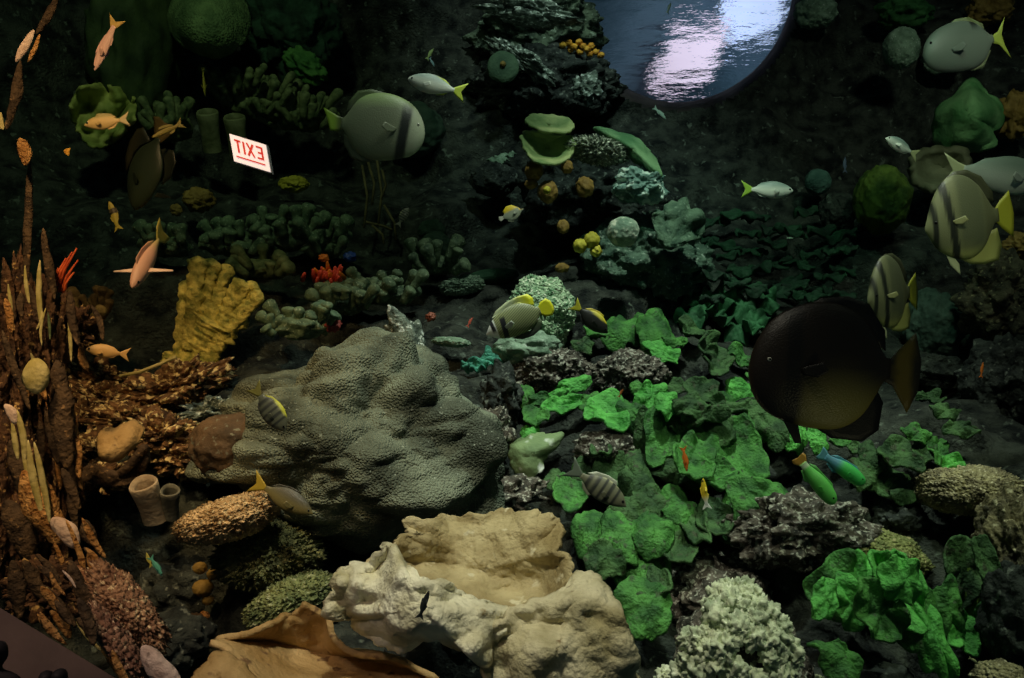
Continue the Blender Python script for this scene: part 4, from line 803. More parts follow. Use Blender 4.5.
# speckled stretch of coral
blob('nubby_stretch_coral', 'long slanting speckled red-brown coral at the lower left', 'coral', 128, 608, 17, 52, mat('redbrown_nub', (.16, .07, .04), (.4, .22, .12), 24, (.8, .6, .35), 80, .58, .7, 1, 100, 'voronoi', bdist=.01), d=1.72, dz=20, sub=6, amp=.2, nub=.3, nf=14, rot=-40, seed=76)
blob('nubby_stretch_coral', 'second speckled strip left below the slanting red-brown coral', 'coral', 116, 640, 10, 44, mat('redbrown_nub2', (.12, .05, .035), (.3, .16, .1), 24, (.6, .42, .28), 80, .58, .7, 1, 100, 'voronoi', bdist=.01), d=1.65, dz=16, sub=5, amp=.2, nub=.3, nf=12, rot=-38, seed=77)
blob('nubby_stretch_coral', 'narrow speckled strip above the slanting red-brown coral', 'coral', 92, 588, 7, 26, mat('redbrown_nub3', (.2, .08, .04), (.42, .2, .1), 24, (.7, .4, .2), 80, .58, .7, 1, 100, 'voronoi', bdist=.01), d=1.78, dz=12, sub=5, amp=.2, nub=.3, nf=12, rot=-42, seed=78)
fingers('tree_coral', 'bushy olive-brown coral tuft beneath the red gorgonian', 'coral', 72, 322, 24, 22, 16, mat('olive_brown', (.08, .06, .015), (.2, .15, .05), 30, rough=.8, bump=.8), fw=5, fl=22, seed=44, dd=-.5)
fingers('tree_coral', 'brown finger coral right of the bushy tuft at the left', 'coral', 96, 300, 16, 20, 10, mat('dim_brown', (.05, .035, .01), (.13, .09, .03), 30, rough=.8, bump=.8), fw=4, fl=20, seed=45, dd=-.5)
gg = empty('gorgonian', P(60, 292, 2.4)[:], 'bright red gorgonian whips fanned up at the left', 'gorgonian')
for i, (a, b, c, e) in enumerate([(52, 290, 58, 268), (54, 290, 66, 258), (56, 291, 72, 252), (58, 292, 77, 248), (62, 292, 78, 260), (50, 290, 52, 275), (64, 294, 74, 272)]):
    p0, p1 = P(a, b, 2.35), P(c, e, 2.35); vs, fs = tube_path([p0, p0.lerp(p1, .5)+RIGHT*-.008, p1], [.005, .004, .002], 6); link('whip', vs, fs, RED, gg)
wh = empty('sea_whip', P(385, 250, 4.2)[:], 'cluster of thin brownish whips hanging below the grey batfish', 'sea whip')
for i, (a, b, c, e) in enumerate([(362, 165, 364, 228), (368, 162, 372, 205), (377, 160, 378, 226), (382, 170, 381, 200), (392, 230, 366, 222), (384, 205, 396, 240), (372, 225, 384, 244)]):
    p0, p1 = P(a, b, 4.1), P(c, e, 4.1); vs, fs = tube_path([p0, p0.lerp(p1, .5)+RIGHT*.02, p1], .006, 6); link('whip', vs, fs, mat('whip_brown', (.08, .07, .03), (.16, .14, .06), 20), wh)

# ================================================================== right side background
blob('dome_coral', 'round green-grey dome coral high at the right, left of the pale fish', 'coral', 901, 48, 17, 20, GREYGREEN, dd=-.4, sub=5, amp=.06, nub=.08, nf=14, seed=101)
shell('mound_coral', 'bright green peaked mound coral at the upper right', 'coral', [(934, 126, 0), (940, 108, .02), (954, 98, .03), (970, 80, .04), (982, 90, .04), (1000, 106, .03), (1001, 124, 0), (992, 132, -.02), (994, 146, -.02), (970, 151, -.04), (946, 148, -.04), (936, 142, -.02)],
 (968, 116, -.22), mat('bright_mound', (.08, .26, .08), (.24, .50, .20), 7, rough=.7, bump=.8), thick=.03, bulge=.02, ruff=.09, rf=3, d0=depth(970, 118)-.4, N=100, Mr=20, seed=4, power=1.3)
blob('crust_coral', 'pale green crust behind the pale fish at the top right', 'coral', 943, 56, 20, 16, GREYGREEN, dd=-.2, sub=5, amp=.3, seed=103)
blob('mound_coral', 'mossy dark mound left of the two striped batfish', 'coral', 882, 200, 26, 34, MOSS, dd=-.4, sub=6, amp=.12, seed=104)
blob('dome_coral', 'small blue-green dome coral right of the yellow-tailed fish', 'coral', 818, 182, 13, 13, mat('bluegreen_dome', (.04, .10, .08), (.10, .2, .16), 14, rough=.8, bump=.8, kind='voronoi'), dd=-.3, sub=5, amp=.06, seed=105)
blob('dome_coral', 'dim speckled dome below the small blue-green one', 'coral', 838, 212, 18, 20, ROCK, dd=-.2, sub=5, amp=.15, seed=106)
blob('dome_coral', 'grey knobbly coral at the top right of the round opening', 'coral', 816, 12, 20, 15, GREYGREEN, dd=-.2, sub=5, amp=.2, nub=.1, nf=12, seed=107)
shell('ring_plate_coral', 'brown curved plate with a pale rim behind the silvery fish', 'coral', [(912, 176, 0), (911, 162, .03), (922, 151, .05), (944, 149, .06), (966, 153, .05), (968, 172, .03), (960, 190, -.04), (938, 190, -.08), (922, 187, -.05)], (942, 168, .14), mat('ring_plate', (.14, .15, .08), (.26, .28, .16), 8, rough=.7, bump=.5), thick=.04, ruff=.02, d0=depth(940, 170)-.5, N=80, Mr=12)
blob('crusted_rock', 'brown crusted rock at the right edge below the striped batfish', 'rock', 1000, 296, 34, 40, mat('brown_crust', (.03, .03, .022), (.11, .10, .06), 16, (.3, .27, .15), 50, .60, .85, 1, 70, bdist=.014), dd=-.3, sub=6, amp=.4, seed=108)
blob('crusted_rock', 'yellow-edged rock at the right frame edge beside the striped batfish tail', 'rock', 1020, 246, 16, 12, MUSTARD, dd=-.4, sub=5, amp=.4, seed=109)
blob('mound_coral', 'dim grey-green mound right behind the smaller striped batfish', 'coral', 932, 326, 28, 36, mat('dim_greygreen', (.03, .06, .045), (.08, .13, .10), 14, rough=.8, bump=.8), dd=-.15, sub=6, amp=.16, seed=110)
blob('crusted_rock', 'dark rock column at the right edge below the brown crusted rock', 'rock', 1005, 380, 36, 44, ROCK_DARK, dd=-.1, sub=6, amp=.3, seed=111)
blob('crusted_rock', 'grey speckled lump right of the big batfish tail', 'rock', 935, 372, 26, 18, ROCK, dd=-.05, sub=5, amp=.3, seed=112)
blob('crusted_rock', 'small brown crust right of the green peaked mound', 'rock', 1014, 116, 16, 22, MUSTARD, dd=-.3, sub=5, amp=.4, seed=113)
blob('crusted_rock', 'dim brown knob at the top right corner', 'rock', 990, 10, 20, 14, MUSTARD, dd=-.2, sub=5, amp=.4, nub=.15, nf=10, seed=114)
blob('leaf_coral', 'dim green leafy coral at the top, left of the dome coral', 'coral', 905, 12, 26, 16, mat('dimleaf2', (.015, .07, .02), (.04, .14, .04), 10, rough=.8, bump=.8), dd=-.25, sub=5, amp=.4, seed=115)

# ================================================================== bottom left sill, and reflected onlookers built as solid busts
def quad(name, pts, m, th): o = link(name, [p[:] for p in pts], [tuple(range(len(pts)))], m, smooth=False); solid(o, th); tag(o, kind='structure'); return o
quad('trim_2', [P(-60, 585, 1.20), P(0, 618, 1.20), P(102, 680, 1.20), P(160, 716, 1.20), P(40, 800, 1.0), P(-90, 760, 1.0)], mat('brown_sill', (.10, .07, .06), (.2, .14, .11), 4, rough=.8, bump=.2), .03)
vs, fs = tube_path([P(-60, 584, 1.19), P(0, 617, 1.19), P(102, 679, 1.19), P(160, 715, 1.19)], .0022, 8); tag(link('trim_3', vs, fs, plain('pale_edge', (.75, .65, .48), .5)), kind='structure')
BLK = plain('silhouette_black', (.006, .005, .006), .8); HAIR = plain('dark_hair', (.004, .003, .004), .7)  # silhouette darkness put into the colour, face and ears included
def person(x, y, r, lb, d=1.05, wide=2.4, nose=-1):
    root = empty('person', P(x, y+r*4, d)[:], lb, 'person'); s = d/F; vs = []; fs = []; N, K = 44, 28
    # one surface: crown, face, neck, shoulders, chest
    pr = [(1.35, .02, .02), (1.3, .35, .4), (1.1, .68, .75), (.7, .88, .98), (.2, .92, 1.02), (-.3, .86, .98), (-.7, .72, .85), (-1.0, .55, .66), (-1.2, .42, .48), (-1.5, .42, .46), (-1.7, .6, .5), (-1.95, 1.4, .66), (-2.2, wide*.8, .8), (-2.6, wide, .95), (-3.4, wide*.98, 1.05), (-4.4, wide*.85, 1.0), (-5.4, wide*.8, .95)]
    for j, (z, a, b) in enumerate(pr):
        for k in range(K):
            q = 2*math.pi*k/K; xx = math.cos(q)*a; yy = math.sin(q)*b
            if -.9 < z < .6 and math.cos(q)*nose > .93: xx += nose*.16*(1-abs(z+.1)/.8)
            vs.append((P(x, y, d)+RIGHT*(xx*r*s)+UP*(z*r*s)+FWD*(yy*r*s))[:])
    for j in range(len(pr)-1):
        for k in range(K): fs.append((j*K+k, j*K+(k+1) % K, (j+1)*K+(k+1) % K, (j+1)*K+k))
    link('body', vs, fs, BLK, root)
    vi, fi = ico(3); link('hair', [(P(x, y, d)+RIGHT*((v[0]*1.0-nose*.08)*r*s)+UP*((v[2]*.95+.38)*r*s)+FWD*(v[1]*1.08*r*s))[:] for v in vi], fi, HAIR, root)
    for sg in (-1, 1):
        link('ear', [(P(x, y, d)+RIGHT*((sg*.9+v[0]*.12)*r*s)+UP*((v[2]*.26-.05)*r*s)+FWD*(v[1]*.2*r*s))[:] for v in vi], fi, BLK, root)
    return root
person(-2, 654, 9.5, 'reflection of a person standing in silhouette at the bottom left corner', nose=1)
person(46, 681, 7.5, 'reflection of a person, silhouetted head low at the bottom left, left one of a close pair')
person(60, 679, 7.5, 'reflection of a person, silhouetted head low at the bottom left, right one of a close pair', nose=1)

# ================================================================== exit sign reflected in the tank glass, built as a solid sign
def exit_sign_reflection():
    d = 2.6; c = P(250, 153, d); s = d/F
    root = empty('exit_sign_reflection', c[:], 'reflection of a white exit sign with red mirrored letters, built as a solid sign', 'sign')
    X = (RIGHT*math.cos(math.radians(-17))+UP*math.sin(math.radians(-17))).normalized(); Z = (UP*math.cos(math.radians(-10))+RIGHT*-math.sin(math.radians(10))*-1*-1).normalized(); Y = FWD
    hw, hh, th = 19.5*s, 14.5*s, .012
    def box(name, w_, h_, y0, y1, m, off=(0, 0)):
        vs = []
        for y in (y0, y1):
            for a, b in ((-1, -1), (1, -1), (1, 1), (-1, 1)): vs.append((c+X*(a*w_+off[0])+Z*(b*h_+off[1])+Y*y)[:])
        return link(name, vs, [(3, 2, 1, 0), (4, 5, 6, 7), (0, 1, 5, 4), (1, 2, 6, 5), (2, 3, 7, 6), (3, 0, 4, 7)], m, root, smooth=False)
    box('housing', hw, hh, .004, .03, plain('sign_housing', (.3, .28, .28), .5))
    box('panel', hw*.97, hh*.95, -.002, .004, plain('sign_white', (1, .86, .84), .5, .62))
    RL = plain('sign_red', (.75, .05, .03), .5, .35)
    def stroke(name, x0, z0, x1, z1, t, o=None):
        a = Vector((x0, z0)); b = Vector((x1, z1)); n = (b-a).normalized(); n = Vector((-n.y, n.x))*t/2; q = [a+n, b+n, b-n, a-n]; vs = []
        for y in (-.006, -.002): vs += [(c+X*(p.x*s)+Z*(p.y*s)+Y*y)[:] for p in q]
        return vs
    def letter(name, strokes, x, w_=6.4, h_=13, t=1.9):
        V_ = []; F_ = []
        for (a, b, e, f) in strokes:
            n = len(V_); V_ += stroke(name, x+a*w_, 3+b*h_-h_/2, x+e*w_, 3+f*h_-h_/2, t)
            F_ += [tuple(n+i for i in q) for q in ((3, 2, 1, 0), (4, 5, 6, 7), (0, 1, 5, 4), (1, 2, 6, 5), (2, 3, 7, 6), (3, 0, 4, 7))]
        link(name, V_, F_, RL, root, smooth=False)
    # mirrored word, left to right as the glass shows it
    letter('letter', [(.5, 0, .5, 1), (0, .94, 1, .94)], -14.6)
    letter('letter', [(.5, 0, .5, 1)], -8.4)
    letter('letter', [(0, 0, 1, 1), (0, 1, 1, 0)], -1.6)
    letter('letter', [(1, 0, 1, 1), (.1, .94, 1, .94), (.3, .5, 1, .5), (.1, .06, 1, .06)], 7.4)
    link('underline', stroke('u', -15, -8, 15, -8, 1.4), [(3, 2, 1, 0), (4, 5, 6, 7), (0, 1, 5, 4), (1, 2, 6, 5), (2, 3, 7, 6), (3, 0, 4, 7)], RL, root, smooth=False)
exit_sign_reflection()

# ================================================================== fish
def fk(col, tail=None, dors=None, pec=None):
    def f(u, v, n):
        c = {'tail_fin': tail, 'dorsal_fin': dors, 'anal_fin': dors, 'pectoral_fin': pec, 'pelvic_fin': dors}.get(n)
        if c is None: return col(u, v)
        return c(u, v) if callable(c) else c
    return f
FORK = [(.76, .03), (.86, .09), (1.0, .17), (.93, .03), (.915, 0), (.93, -.03), (1.0, -.17), (.86, -.09), (.76, -.03)]
def slim(h=1): return {'tail_fin': FORK, 'dorsal_fin': [(.26, .12*h), (.3, .17*h), (.45, .17*h), (.62, .13*h), (.72, .06*h), (.6, .07*h), (.4, .11*h)], 'anal_fin': [(.48, -.1*h), (.52, -.15*h), (.64, -.12*h), (.72, -.05*h), (.6, -.07*h)]}
BATF = {'tail_fin': [(.78, .06), (.84, .1), (.97, .19), (1.0, .1), (.985, 0), (1.0, -.1), (.97, -.19), (.84, -.1), (.78, -.06)],
        'dorsal_fin': [(.26, .27), (.4, .37), (.58, .40), (.74, .36), (.80, .28), (.76, .16), (.73, .1), (.62, .22), (.45, .30)],
        'anal_fin': [(.42, -.30), (.55, -.39), (.72, -.37), (.80, -.28), (.77, -.16), (.73, -.1), (.63, -.22), (.5, -.30)],
        'pelvic_fin': [(.26, -.26), (.33, -.42), (.38, -.5), (.36, -.38), (.32, -.28)]}

# grey batfish, upper centre left, facing right
def c_bat(u, v):
    g = mixc((.24, .27, .17), (.50, .55, .38), sst(.30, .05, u)); g = mixc(g, (.45, .62, .25), sst(.16, .30, v)*.9)  # greenish light along the top painted into the colour
    g = mixc(g, (.02, .025, .02), band(u, .2-.12*v, .035, .03)*sst(.3, .1, v)); return mixc(g, (.45, .42, .36), .0)
fish('batfish', 'grey disc-shaped batfish facing right left of the silver fish', 'fish', 'roundbat', 374, 126, 3.2, 102, 4, -4, c_bat, {
 'tail_fin': [(.78, .05), (.86, .07), (1.0, .14), (.95, .02), (.92, -.08), (.84, -.08), (.78, -.05)],
 'dorsal_fin': [(.4, .33), (.55, .36), (.68, .33), (.76, .22), (.78, .1), (.72, .13), (.62, .26), (.5, .33)],
 'anal_fin': [(.45, -.33), (.58, -.37), (.7, -.33), (.78, -.2), (.78, -.1), (.72, -.14), (.62, -.27), (.5, -.33)]},
     fk(c_bat, lambda u, v: mixc((.12, .14, .06), (.40, .6, .06), sst(.82, .9, u)), lambda u, v: mixc(c_bat(u, v), (.02, .03, .015), .7)), eye=(.07, .04, .016), hs=.9, eyecol=EYE_L)
# large dark batfish at right, facing left
def c_big(u, v):
    g = mixc((.022, .015, .010), (.34, .29, .07), sst(.0, -.3, v+.04*math.sin(u*9))*sst(.15, .4, u)*.9); g = mixc(g, (.010, .008, .006), band(u, .24, .03, .03)); return g  # lit yellow belly painted into the colour
fish('batfish', 'biggest batfish, nearly black, facing left over the lettuce corals', 'fish', 'roundbat', 835, 366, 1.35, 172, 180, 3, c_big, {
 'tail_fin': [(.78, .05), (.82, .06), (.96, .22), (1.0, .05), (.99, -.12), (.93, -.25), (.84, -.1), (.78, -.07)],
 'dorsal_fin': [(.3, .33), (.4, .39), (.55, .41), (.68, .37), (.78, .22), (.79, .1), (.73, .14), (.62, .28), (.45, .35)],
 'anal_fin': [(.36, -.34), (.5, -.42), (.68, -.43), (.77, -.36), (.79, -.2), (.75, -.12), (.63, -.27), (.5, -.34)],
 'pelvic_fin': [(.2, -.2), (.22, -.34), (.29, -.46), (.33, -.46), (.30, -.34), (.28, -.26)]},
 fk(c_big, lambda u, v: mixc((.02, .016, .01), (.20, .14, .02), band(u, .9, .03, .04)), (.008, .006, .005), (.02, .015, .01)), eye=(.1, .02, .014), eyecol=EYE_L)
# striped batfish, right
def c_str(u, v):
    g = mixc((.24, .26, .13), (.15, .17, .09), band(u, .5, .1, .08)); g = mixc(g, (.50, .52, .16), sst(-.28, -.42, v)*.8); g = mixc(g, (.025, .03, .02), max(band(u, .26-.12*v, .035, .012), band(u, .09-.04*v, .022, .012)))  # yellow light on the lower edge painted into the colour
    return mixc(g, (.12, .13, .06), sst(.62, .68, u)*.7)
TB = {'tail_fin': [(.8, .08), (.86, .16), (.97, .26), (1.0, 0), (.97, -.26), (.86, -.16), (.8, -.08)],
      'dorsal_fin': [(.26, .45), (.38, .53), (.52, .54), (.68, .45), (.79, .26), (.79, .14), (.74, .15), (.62, .36), (.45, .47)],
      'anal_fin': [(.36, -.44), (.46, -.51), (.62, -.53), (.78, -.50), (.83, -.34), (.80, -.14), (.74, -.16), (.62, -.34), (.5, -.43)],
      'pelvic_fin': [(.2, -.36), (.24, -.5), (.34, -.62), (.34, -.5), (.28, -.4)]}
def f_str(u, v, n):
    if n == 'tail_fin': return (.42, .44, .03)
    if n == 'dorsal_fin': return mixc(c_str(u, v), (.04, .045, .02), .75)
    if n == 'anal_fin': return mixc((.40, .42, .12), (.18, .2, .05), sst(.7, .84, u))
    if n == 'pelvic_fin': return (.55, .6, .35)
    return (.35, .36, .15)
fish('batfish', 'striped pale batfish with a yellow tail at the right edge, larger of the striped pair', 'fish', 'tallbat', 969, 218, 2.5, 90, 180, -6, c_str, TB, f_str, eye=(.1, -.02, .02), hs=.98)
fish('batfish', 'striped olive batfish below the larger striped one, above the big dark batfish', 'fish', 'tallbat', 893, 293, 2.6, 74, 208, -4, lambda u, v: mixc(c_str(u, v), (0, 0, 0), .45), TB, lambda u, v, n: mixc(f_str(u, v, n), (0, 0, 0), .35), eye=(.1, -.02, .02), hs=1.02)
# pale fish top right (facing left)
def c_pale(u, v): return mixc(mixc((.22, .24, .2), (.16, .18, .15), sst(0, .2, v)), (.03, .03, .03), band(u, .62, .03)*sst(.12, .2, v))
fish('surgeonfish', 'pale grey rhombic fish with a yellow tail at the top right', 'fish', 'roundbat', 966, 45, 3.2, 92, 184, -14, c_pale, {
 'tail_fin': [(.79, .03), (.88, .06), (1.0, .2), (.92, .02), (.93, -.1), (.97, -.26), (.87, -.08), (.79, -.04)], 'dorsal_fin': [(.3, .22), (.45, .30), (.6, .29), (.74, .18), (.74, .1), (.6, .2), (.45, .25)], 'anal_fin': [(.38, -.2), (.5, -.29), (.64, -.28), (.76, -.12), (.72, -.08), (.6, -.2)]},
 fk(c_pale, (.5, .55, .08), lambda u, v: mixc(c_pale(u, v), (.4, .42, .12), .4)), eye=(.09, .1, .016), hs=.74)
# silver fish with yellow tail
def c_sil(u, v): return mixc((.75, .80, .68), (.22, .30, .26), sst(-.02, .11, v))
fish('snapper', 'silver fish with a yellow forked tail facing left at the top', 'fish', 'snapper', 437, 86, 3.0, 60, 180, 14, c_sil, slim(), fk(c_sil, (.5, .6, .06), lambda u, v: mixc(c_sil(u, v), (.5, .6, .06), sst(.4, .6, u))), eye=(.07, .02, .02), hs=1.15)
fish('snapper', 'grey fish with a yellow-green tail facing right in the open water under the round opening', 'fish', 'snapper', 767, 190, 3.4, 52, 0, -2, c_sil, slim(), fk(c_sil, (.3, .5, .05)), eye=(.07, .02, .02), hs=1.15)
fish('snapper', 'small grey oval fish facing left beside the ring-shaped plate', 'fish', 'sergeant', 902, 147, 3.0, 40, 190, 25, c_sil, slim(), fk(c_sil, (.4, .42, .2)), eye=(.08, .03, .02), hs=.85)
def c_jack(u, v): return mixc((.42, .50, .42), (.20, .28, .22), sst(-.05, .1, v))
fish('jack', 'large silvery fish at the right edge heading right above the striped batfish', 'fish', 'snapper', 996, 174, 2.75, 108, 0, -8, c_jack, {**slim(), 'tail_fin': [(.77, .035), (.86, .06), (1.0, .13), (.93, .02), (.90, -.02), (.97, -.14), (.84, -.08), (.77, -.04)]}, fk(c_jack, (.42, .48, .25)), eye=(.06, .02, .015), hs=1.3)
# emperor angelfish
def c_ang(u, v):
    st = .5+.5*math.sin((v*.9-u*.45)*230)
    g = mixc((.10, .12, .08), (.40, .42, .16), st*.9); g = mixc(g, (.45, .47, .40), sst(.12, .2, v-u*.1)*(1-sst(.4, .6, u))*.6)
    g = mixc(g, (.012, .015, .02), band(u, .27+.10*v, .03)*sst(.14, .08, v)); g = mixc(g, (.85, .88, .85), 1-sst(.15, .17, u)); g = mixc(g, (.02, .02, .03), band(u, .12-.05*v, .018)*sst(-.08, -.02, v)); return g
def f_ang(u, v, n):
    if n == 'tail_fin': return (.85, .80, .02)
    if n == 'dorsal_fin': return mixc((.62, .68, .42), (.80, .78, .02), sst(.45, .7, u))
    if n == 'anal_fin': return mixc((.03, .035, .03), (.10, .13, .06), sst(-.28, -.1, v))
    return (.55, .6, .5)
fish('angelfish', 'finely striped angelfish with a yellow tail facing left at the centre', 'fish', 'angel', 519, 319, 2.7, 72, 182, -22, c_ang, {
 'tail_fin': [(.75, .05), (.8, .05), (.86, .11), (.95, .13), (1.0, .07), (1.01, 0), (1.0, -.07), (.95, -.13), (.86, -.11), (.8, -.05), (.75, -.05)],
 'dorsal_fin': [(.16, .15), (.24, .225), (.42, .285), (.6, .30), (.74, .28), (.79, .2), (.77, .1), (.72, .15), (.58, .22), (.4, .235), (.26, .2)],
 'anal_fin': [(.3, -.21), (.44, -.28), (.6, -.29), (.74, -.24), (.79, -.14), (.76, -.08), (.7, -.16), (.58, -.22), (.42, -.235)]}, f_ang, eye=(.12, .02, .014), res=(180, 160), hs=.84)
# butterfly, dark fish and the small ones
def c_but(u, v): return mixc(mixc((.35, .38, .28), (.85, .6, .03), sst(.08, .16, v)), (.9, .6, .05), band(u, .08, .08, .02)*sst(-.04, .04, v))
fish('butterflyfish', 'small yellow-topped grey butterflyfish facing right in the dark centre', 'fish', 'butterfly', 511, 214, 3.5, 27, 0, 25, c_but, {'tail_fin': [(.78, .05), (.95, .1), (1, 0), (.95, -.1), (.78, -.05)], 'dorsal_fin': [(.2, .16), (.35, .3), (.55, .34), (.75, .2), (.72, .1), (.5, .25)], 'anal_fin': [(.4, -.22), (.55, -.3), (.72, -.2), (.7, -.1)]}, fk(c_but, (.5, .5, .4), lambda u, v: (.9, .7, .03) if v > 0 else (.4, .42, .3)), eye=(.1, .02, .03))
def c_blk(u, v): return mixc((.015, .015, .012), (.6, .5, .03), sst(.12, .15, v))
fish('butterflyfish', 'black fish with a yellow back edge right of the green speckled column', 'fish', 'sergeant', 590, 318, 3.0, 46, -10, -40, c_blk, slim(1.4), fk(c_blk, (.5, .45, .03), lambda u, v: (.55, .42, .03) if v > 0 else (.02, .02, .02)), eye=(.08, .03, .02))
def c_ser(u, v):
    s = max(band(u, c, .02, .008) for c in (.2, .31, .42, .53, .64)); g = mixc((.15, .16, .10), (.45, .45, .25), sst(.14, .19, v)); return mixc(g, (.03, .035, .03), s)
fish('sergeant_fish', 'black-barred grey fish heading down right over the lettuce corals', 'fish', 'sergeant', 597, 486, 2.15, 70, -6, -34, c_ser, slim(1.3), fk(c_ser, (.12, .16, .12), lambda u, v: (.45, .5, .4) if v > 0 else (.2, .22, .15)), eye=(.08, .03, .022), hs=.85)
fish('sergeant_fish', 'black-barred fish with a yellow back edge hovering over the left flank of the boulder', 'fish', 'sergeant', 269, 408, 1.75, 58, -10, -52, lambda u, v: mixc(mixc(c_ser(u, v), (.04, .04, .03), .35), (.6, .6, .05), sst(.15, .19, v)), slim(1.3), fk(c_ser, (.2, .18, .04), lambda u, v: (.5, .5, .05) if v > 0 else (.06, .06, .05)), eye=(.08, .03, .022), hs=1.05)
def c_olv(u, v): return mixc((.20, .17, .06), (.07, .07, .05), sst(-.04, .12, v))
fish('rabbitfish', 'dull olive fish with a yellow tail heading down right above the orange slab', 'fish', 'sergeant', 282, 497, 2.05, 72, -8, -26, c_olv, slim(1.1), fk(c_olv, (.42, .30, .03), lambda u, v: (.03, .03, .02)), eye=(.07, .02, .016), hs=.8)
fish('striped_fish', 'small black and white barred fish in the dark below the whips', 'fish', 'sergeant', 403, 217, 3.6, 22, 10, 60, c_ser, slim(1.2), fk(c_ser), eye=None)
# fish seen head on, with spread fins
def c_hd(u, v): return mixc((.62, .36, .26), (.45, .40, .15), sst(.5, .8, u))
hf = fish('golden_fish', 'golden-pink fish seen from the front with side fins spread and tail up, at the left', 'fish', 'snapper', 149, 257, 2.5, 88, -99, -48, c_hd, {'tail_fin': [(.76, .03), (.88, .13), (1.0, .16), (.94, 0), (1.0, -.16), (.88, -.13), (.76, -.03)], 'dorsal_fin': slim()['dorsal_fin']}, fk(c_hd, (.35, .32, .06)), eye=(.08, .01, .018), pect=False, hs=.8, ws=1.25)
for sg in (-1, 1):
    vs = []; fs = []
    pts = [(.24, .05, -.01), (.21, .36, -.03), (.19, .36, -.03), (.17, .05, -.01)]
    nn = [(a, sg*b, c) for a, b, c in pts]; o = link('pectoral_fin', nn, [(0, 1, 2, 3)], FISHM, hf, local=True); paint(o, lambda x, z: (.85, .62, .5)); solid(o, .01)
def c_gold(u, v): return mixc((.60, .42, .16), (.35, .3, .12), sst(.05, .15, v))
fish('golden_fish', 'plump golden fish facing left in front of the yellow-green plate', 'fish', 'sergeant', 107, 122, 2.5, 46, 180, -8, c_gold, slim(1.2), fk(c_gold, (.5, .4, .2)), eye=(.09, .03, .03), hs=.8)
fish('pink_fish', 'thin pink fish pointing down left at the upper left', 'fish', 'wrasse', 106, 44, 2.4, 58, 172, -64, lambda u, v: (.72, .45, .38), slim(.7), fk(lambda u, v: (.72, .45, .38), (.6, .4, .1)), eye=(.06, .02, .02), hs=1.2)
fish('golden_fish', 'small yellow upright fish left of the pale tube rims', 'fish', 'wrasse', 204, 82, 3.4, 28, 90, -75, lambda u, v: (.5, .42, .05), slim(.7), eye=None, hs=1.3)
fish('golden_fish', 'pale gold fish curled over the rusty ledge', 'fish', 'sergeant', 108, 352, 2.4, 42, 190, 8, lambda u, v: mixc((.65, .40, .14), (.3, .2, .08), sst(.3, .05, u)), slim(1), eye=(.08, .02, .03), hs=.8)
fish('golden_fish', 'tiny yellow fish pointing down right of the left shadow', 'fish', 'wrasse', 114, 216, 2.8, 32, 170, 70, lambda u, v: mixc((.4, .34, .05), (.05, .04, .02), band(u, .35, .08)), slim(1), eye=None, hs=1.5)
def c_dkb(u, v): return mixc((.03, .045, .022), (.12, .10, .03), sst(.18, .33, v))
fish('batfish', 'dark batfish with an orange back edge at the left, hanging head down', 'fish', 'bat', 148, 165, 2.9, 96, 150, -58, c_dkb, BATF, fk(c_dkb, (.14, .10, .03), lambda u, v: mixc(c_dkb(u, v), (.02, .02, .01), .7)), eye=None, hs=.72)
fish('golden_fish', 'slim yellow fish with an orange tail above the dark batfish at the left', 'fish', 'wrasse', 168, 130, 2.8, 34, 200, -30, lambda u, v: (.42, .34, .08), slim(1), eye=None)
# parrotfish
def c_par(u, v): return mixc((.07, .55, .11), (.10, .30, .42), sst(.48, .66, u))
fish('parrotfish', 'green parrotfish with a blue tail, right one of the two', 'fish', 'parrot', 842, 468, 2.2, 54, -4, -35, c_par, {'tail_fin': [(.84, .07), (.95, .12), (1, .13), (.98, 0), (1, -.13), (.95, -.12), (.84, -.07)], 'dorsal_fin': [(.2, .13), (.3, .18), (.7, .15), (.8, .08), (.6, .1), (.4, .13)], 'anal_fin': [(.5, -.12), (.6, -.17), (.78, -.1), (.75, -.06)]}, fk(c_par, (.12, .35, .45), (.08, .3, .4)), eye=(.1, .04, .02))
def c_par2(u, v): return mixc(mixc((.12, .52, .09), (.5, .6, .4), band(u, .8, .03)), (.55, .28, .04), sst(.84, .9, u))
fish('parrotfish', 'green parrotfish with an orange tail, left one of the two', 'fish', 'parrot', 816, 480, 2.15, 58, -14, -52, c_par2, {'tail_fin': [(.84, .07), (.93, .13), (1, .12), (.98, 0), (1, -.12), (.93, -.13), (.84, -.07)], 'dorsal_fin': [(.2, .13), (.3, .18), (.7, .15), (.8, .08), (.6, .1), (.4, .13)], 'anal_fin': [(.5, -.12), (.6, -.17), (.78, -.1), (.75, -.06)]}, fk(c_par2, (.5, .26, .04), (.10, .4, .08)), eye=(.1, .04, .02))
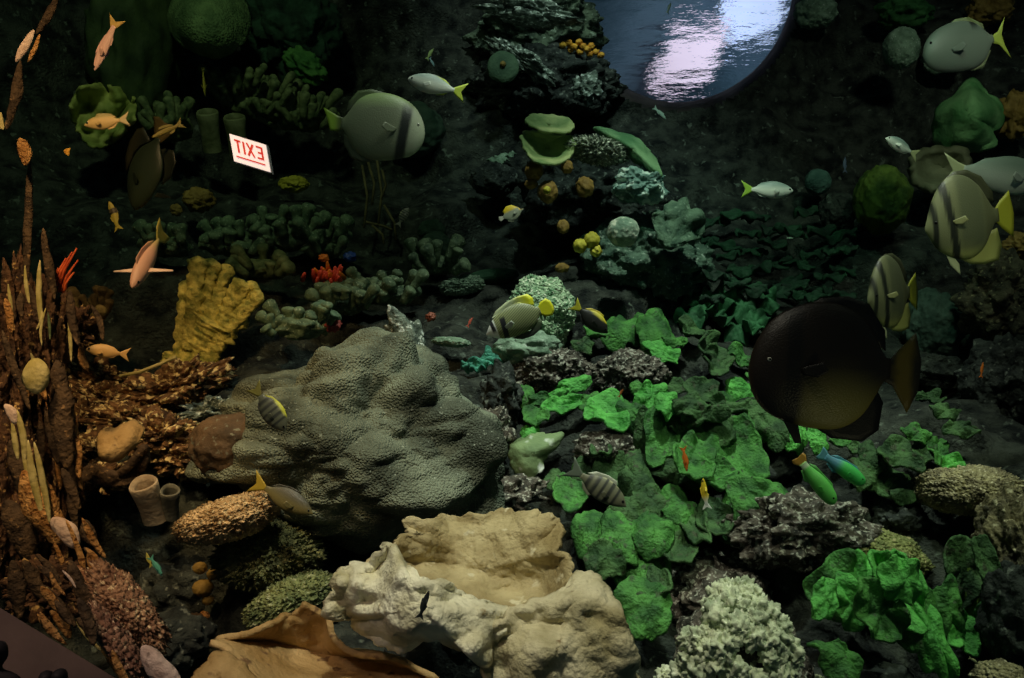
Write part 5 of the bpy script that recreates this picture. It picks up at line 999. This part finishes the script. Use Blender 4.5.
# tiny fish
tiny = [(685, 459, 26, -80, 0, (.62, .16, .02), 'slim orange fish standing upright over the lettuce corals'), (705, 494, 32, 98, 0, (.72, .58, .05), 'yellow and white slim fish over the draped green fronds'),
        (982, 370, 16, 80, 0, (.8, .2, .02), 'tiny orange fish in the dark at the right'), (470, 322, 12, 60, 0, (.6, .12, .08), 'tiny red fish left of the angelfish'), (430, 54, 14, 60, 0, (.4, .55, .2), 'tiny blue and yellow fish above the silver fish'),
        (424, 605, 30, 70, 0, (.015, .02, .02), 'small black fish in front of the large tan plate'), (156, 566, 24, -60, 0, (.10, .38, .28), 'small teal fish at the lower left'), (149, 560, 16, 110, 0, (.5, .45, .08), 'little yellow fish beside the small teal one'),
        (660, 113, 18, -40, 0, (.35, .5, .4), 'tiny pale fish below the round opening'), (845, 165, 16, 90, 0, (.08, .12, .2), 'tiny bluish fish in the dark water right of the opening'), (558, 532, 16, 70, 0, (.55, .30, .2), 'tiny pinkish fish by the upper rim of the tan plate'),
        (973, 660, 12, -30, 0, (.6, .6, .3), 'tiny pale yellow fish near the bottom right corner'), (621, 393, 10, 60, 0, (.5, .14, .03), 'tiny orange fish between the speckled rocks'), (790, 238, 8, 0, 0, (.5, .65, .5), 'tiny pale fish over the dim green plates'),
        (432, 62, 10, -60, 0, (.3, .5, .6), 'tiny bluish fish right under the tiny yellow one'), (669, 8, 12, 70, 0, (.3, .42, .3), 'tiny fish silhouetted in front of the lit water surface')]
for x, y, ln, pit, _, c, lb in tiny:
    dd_ = depth(x, y)-.45 if y > 20 else 5.2
    if x == 424: dd_ = 1.46
    cc = (lambda u, v, c=c: c) if x != 705 else (lambda u, v: mixc((.72, .55, .03), (.7, .75, .7), sst(.5, .8, u)))
    fish('small_fish', lb, 'fish', 'wrasse', x, y, dd_, ln, 15 if pit < 85 else 5, pit, cc, slim(.8), eye=(.08, .02, .03), hs=1.2, pect=ln > 20)

# repeats carry a common group
GROUPS = {'plate_coral': 'plate corals of the reef', 'lettuce_coral': 'green lettuce corals in the middle of the reef', 'reef_rock': 'rocks between the corals', 'crusted_rock': 'crusted rocks on the slopes', 'stretched_coral': 'shapes standing for glass-stretched corals along the left edge',
 'small_fish': 'tiny fish scattered over the reef', 'batfish': 'batfish', 'snapper': 'silver snappers', 'golden_fish': 'golden fish at the left', 'parrotfish': 'pair of parrotfish', 'sergeant_fish': 'black-barred fish', 'butterflyfish': 'butterflyfish in the centre', 'ball_sponge': 'ochre ball sponges on the dark shelf',
 'sponge': 'small coloured sponges near the anemone', 'tube_sponge': 'tube sponges', 'finger_coral': 'finger corals at the upper left', 'knobby_finger_coral': 'knobby finger corals behind the boulder', 'dome_coral': 'dome corals', 'cup_coral': 'stacked green cups', 'encrusting_coral': 'silvery encrusting corals on the arch',
 'nubby_stretch_coral': 'speckled strips at the lower left', 'nubby_mound_coral': 'nubby mounds below the orange slab', 'person': 'reflections of onlookers at the bottom left', 'added_glow_panel': 'glow panels added behind the water', 'arch_rock': 'rocks of the arch', 'reef_mound': 'rock mounds in the background', 'ball_coral': 'round shadowed corals in the dark dip',
 'mound_coral': 'mound corals at the right', 'yellow_lump': 'yellow lump sponges near the sign', 'tree_coral': 'brown coral tufts at the left', 'shell_coral': 'shell corals on the rusty slope'}
for o in list(bpy.data.objects):
    if o.parent is None and o.get('label') and '.' in o.name or o.name in GROUPS:
        g = GROUPS.get(o.name.split('.')[0])
        if g and o.parent is None: o['group'] = g
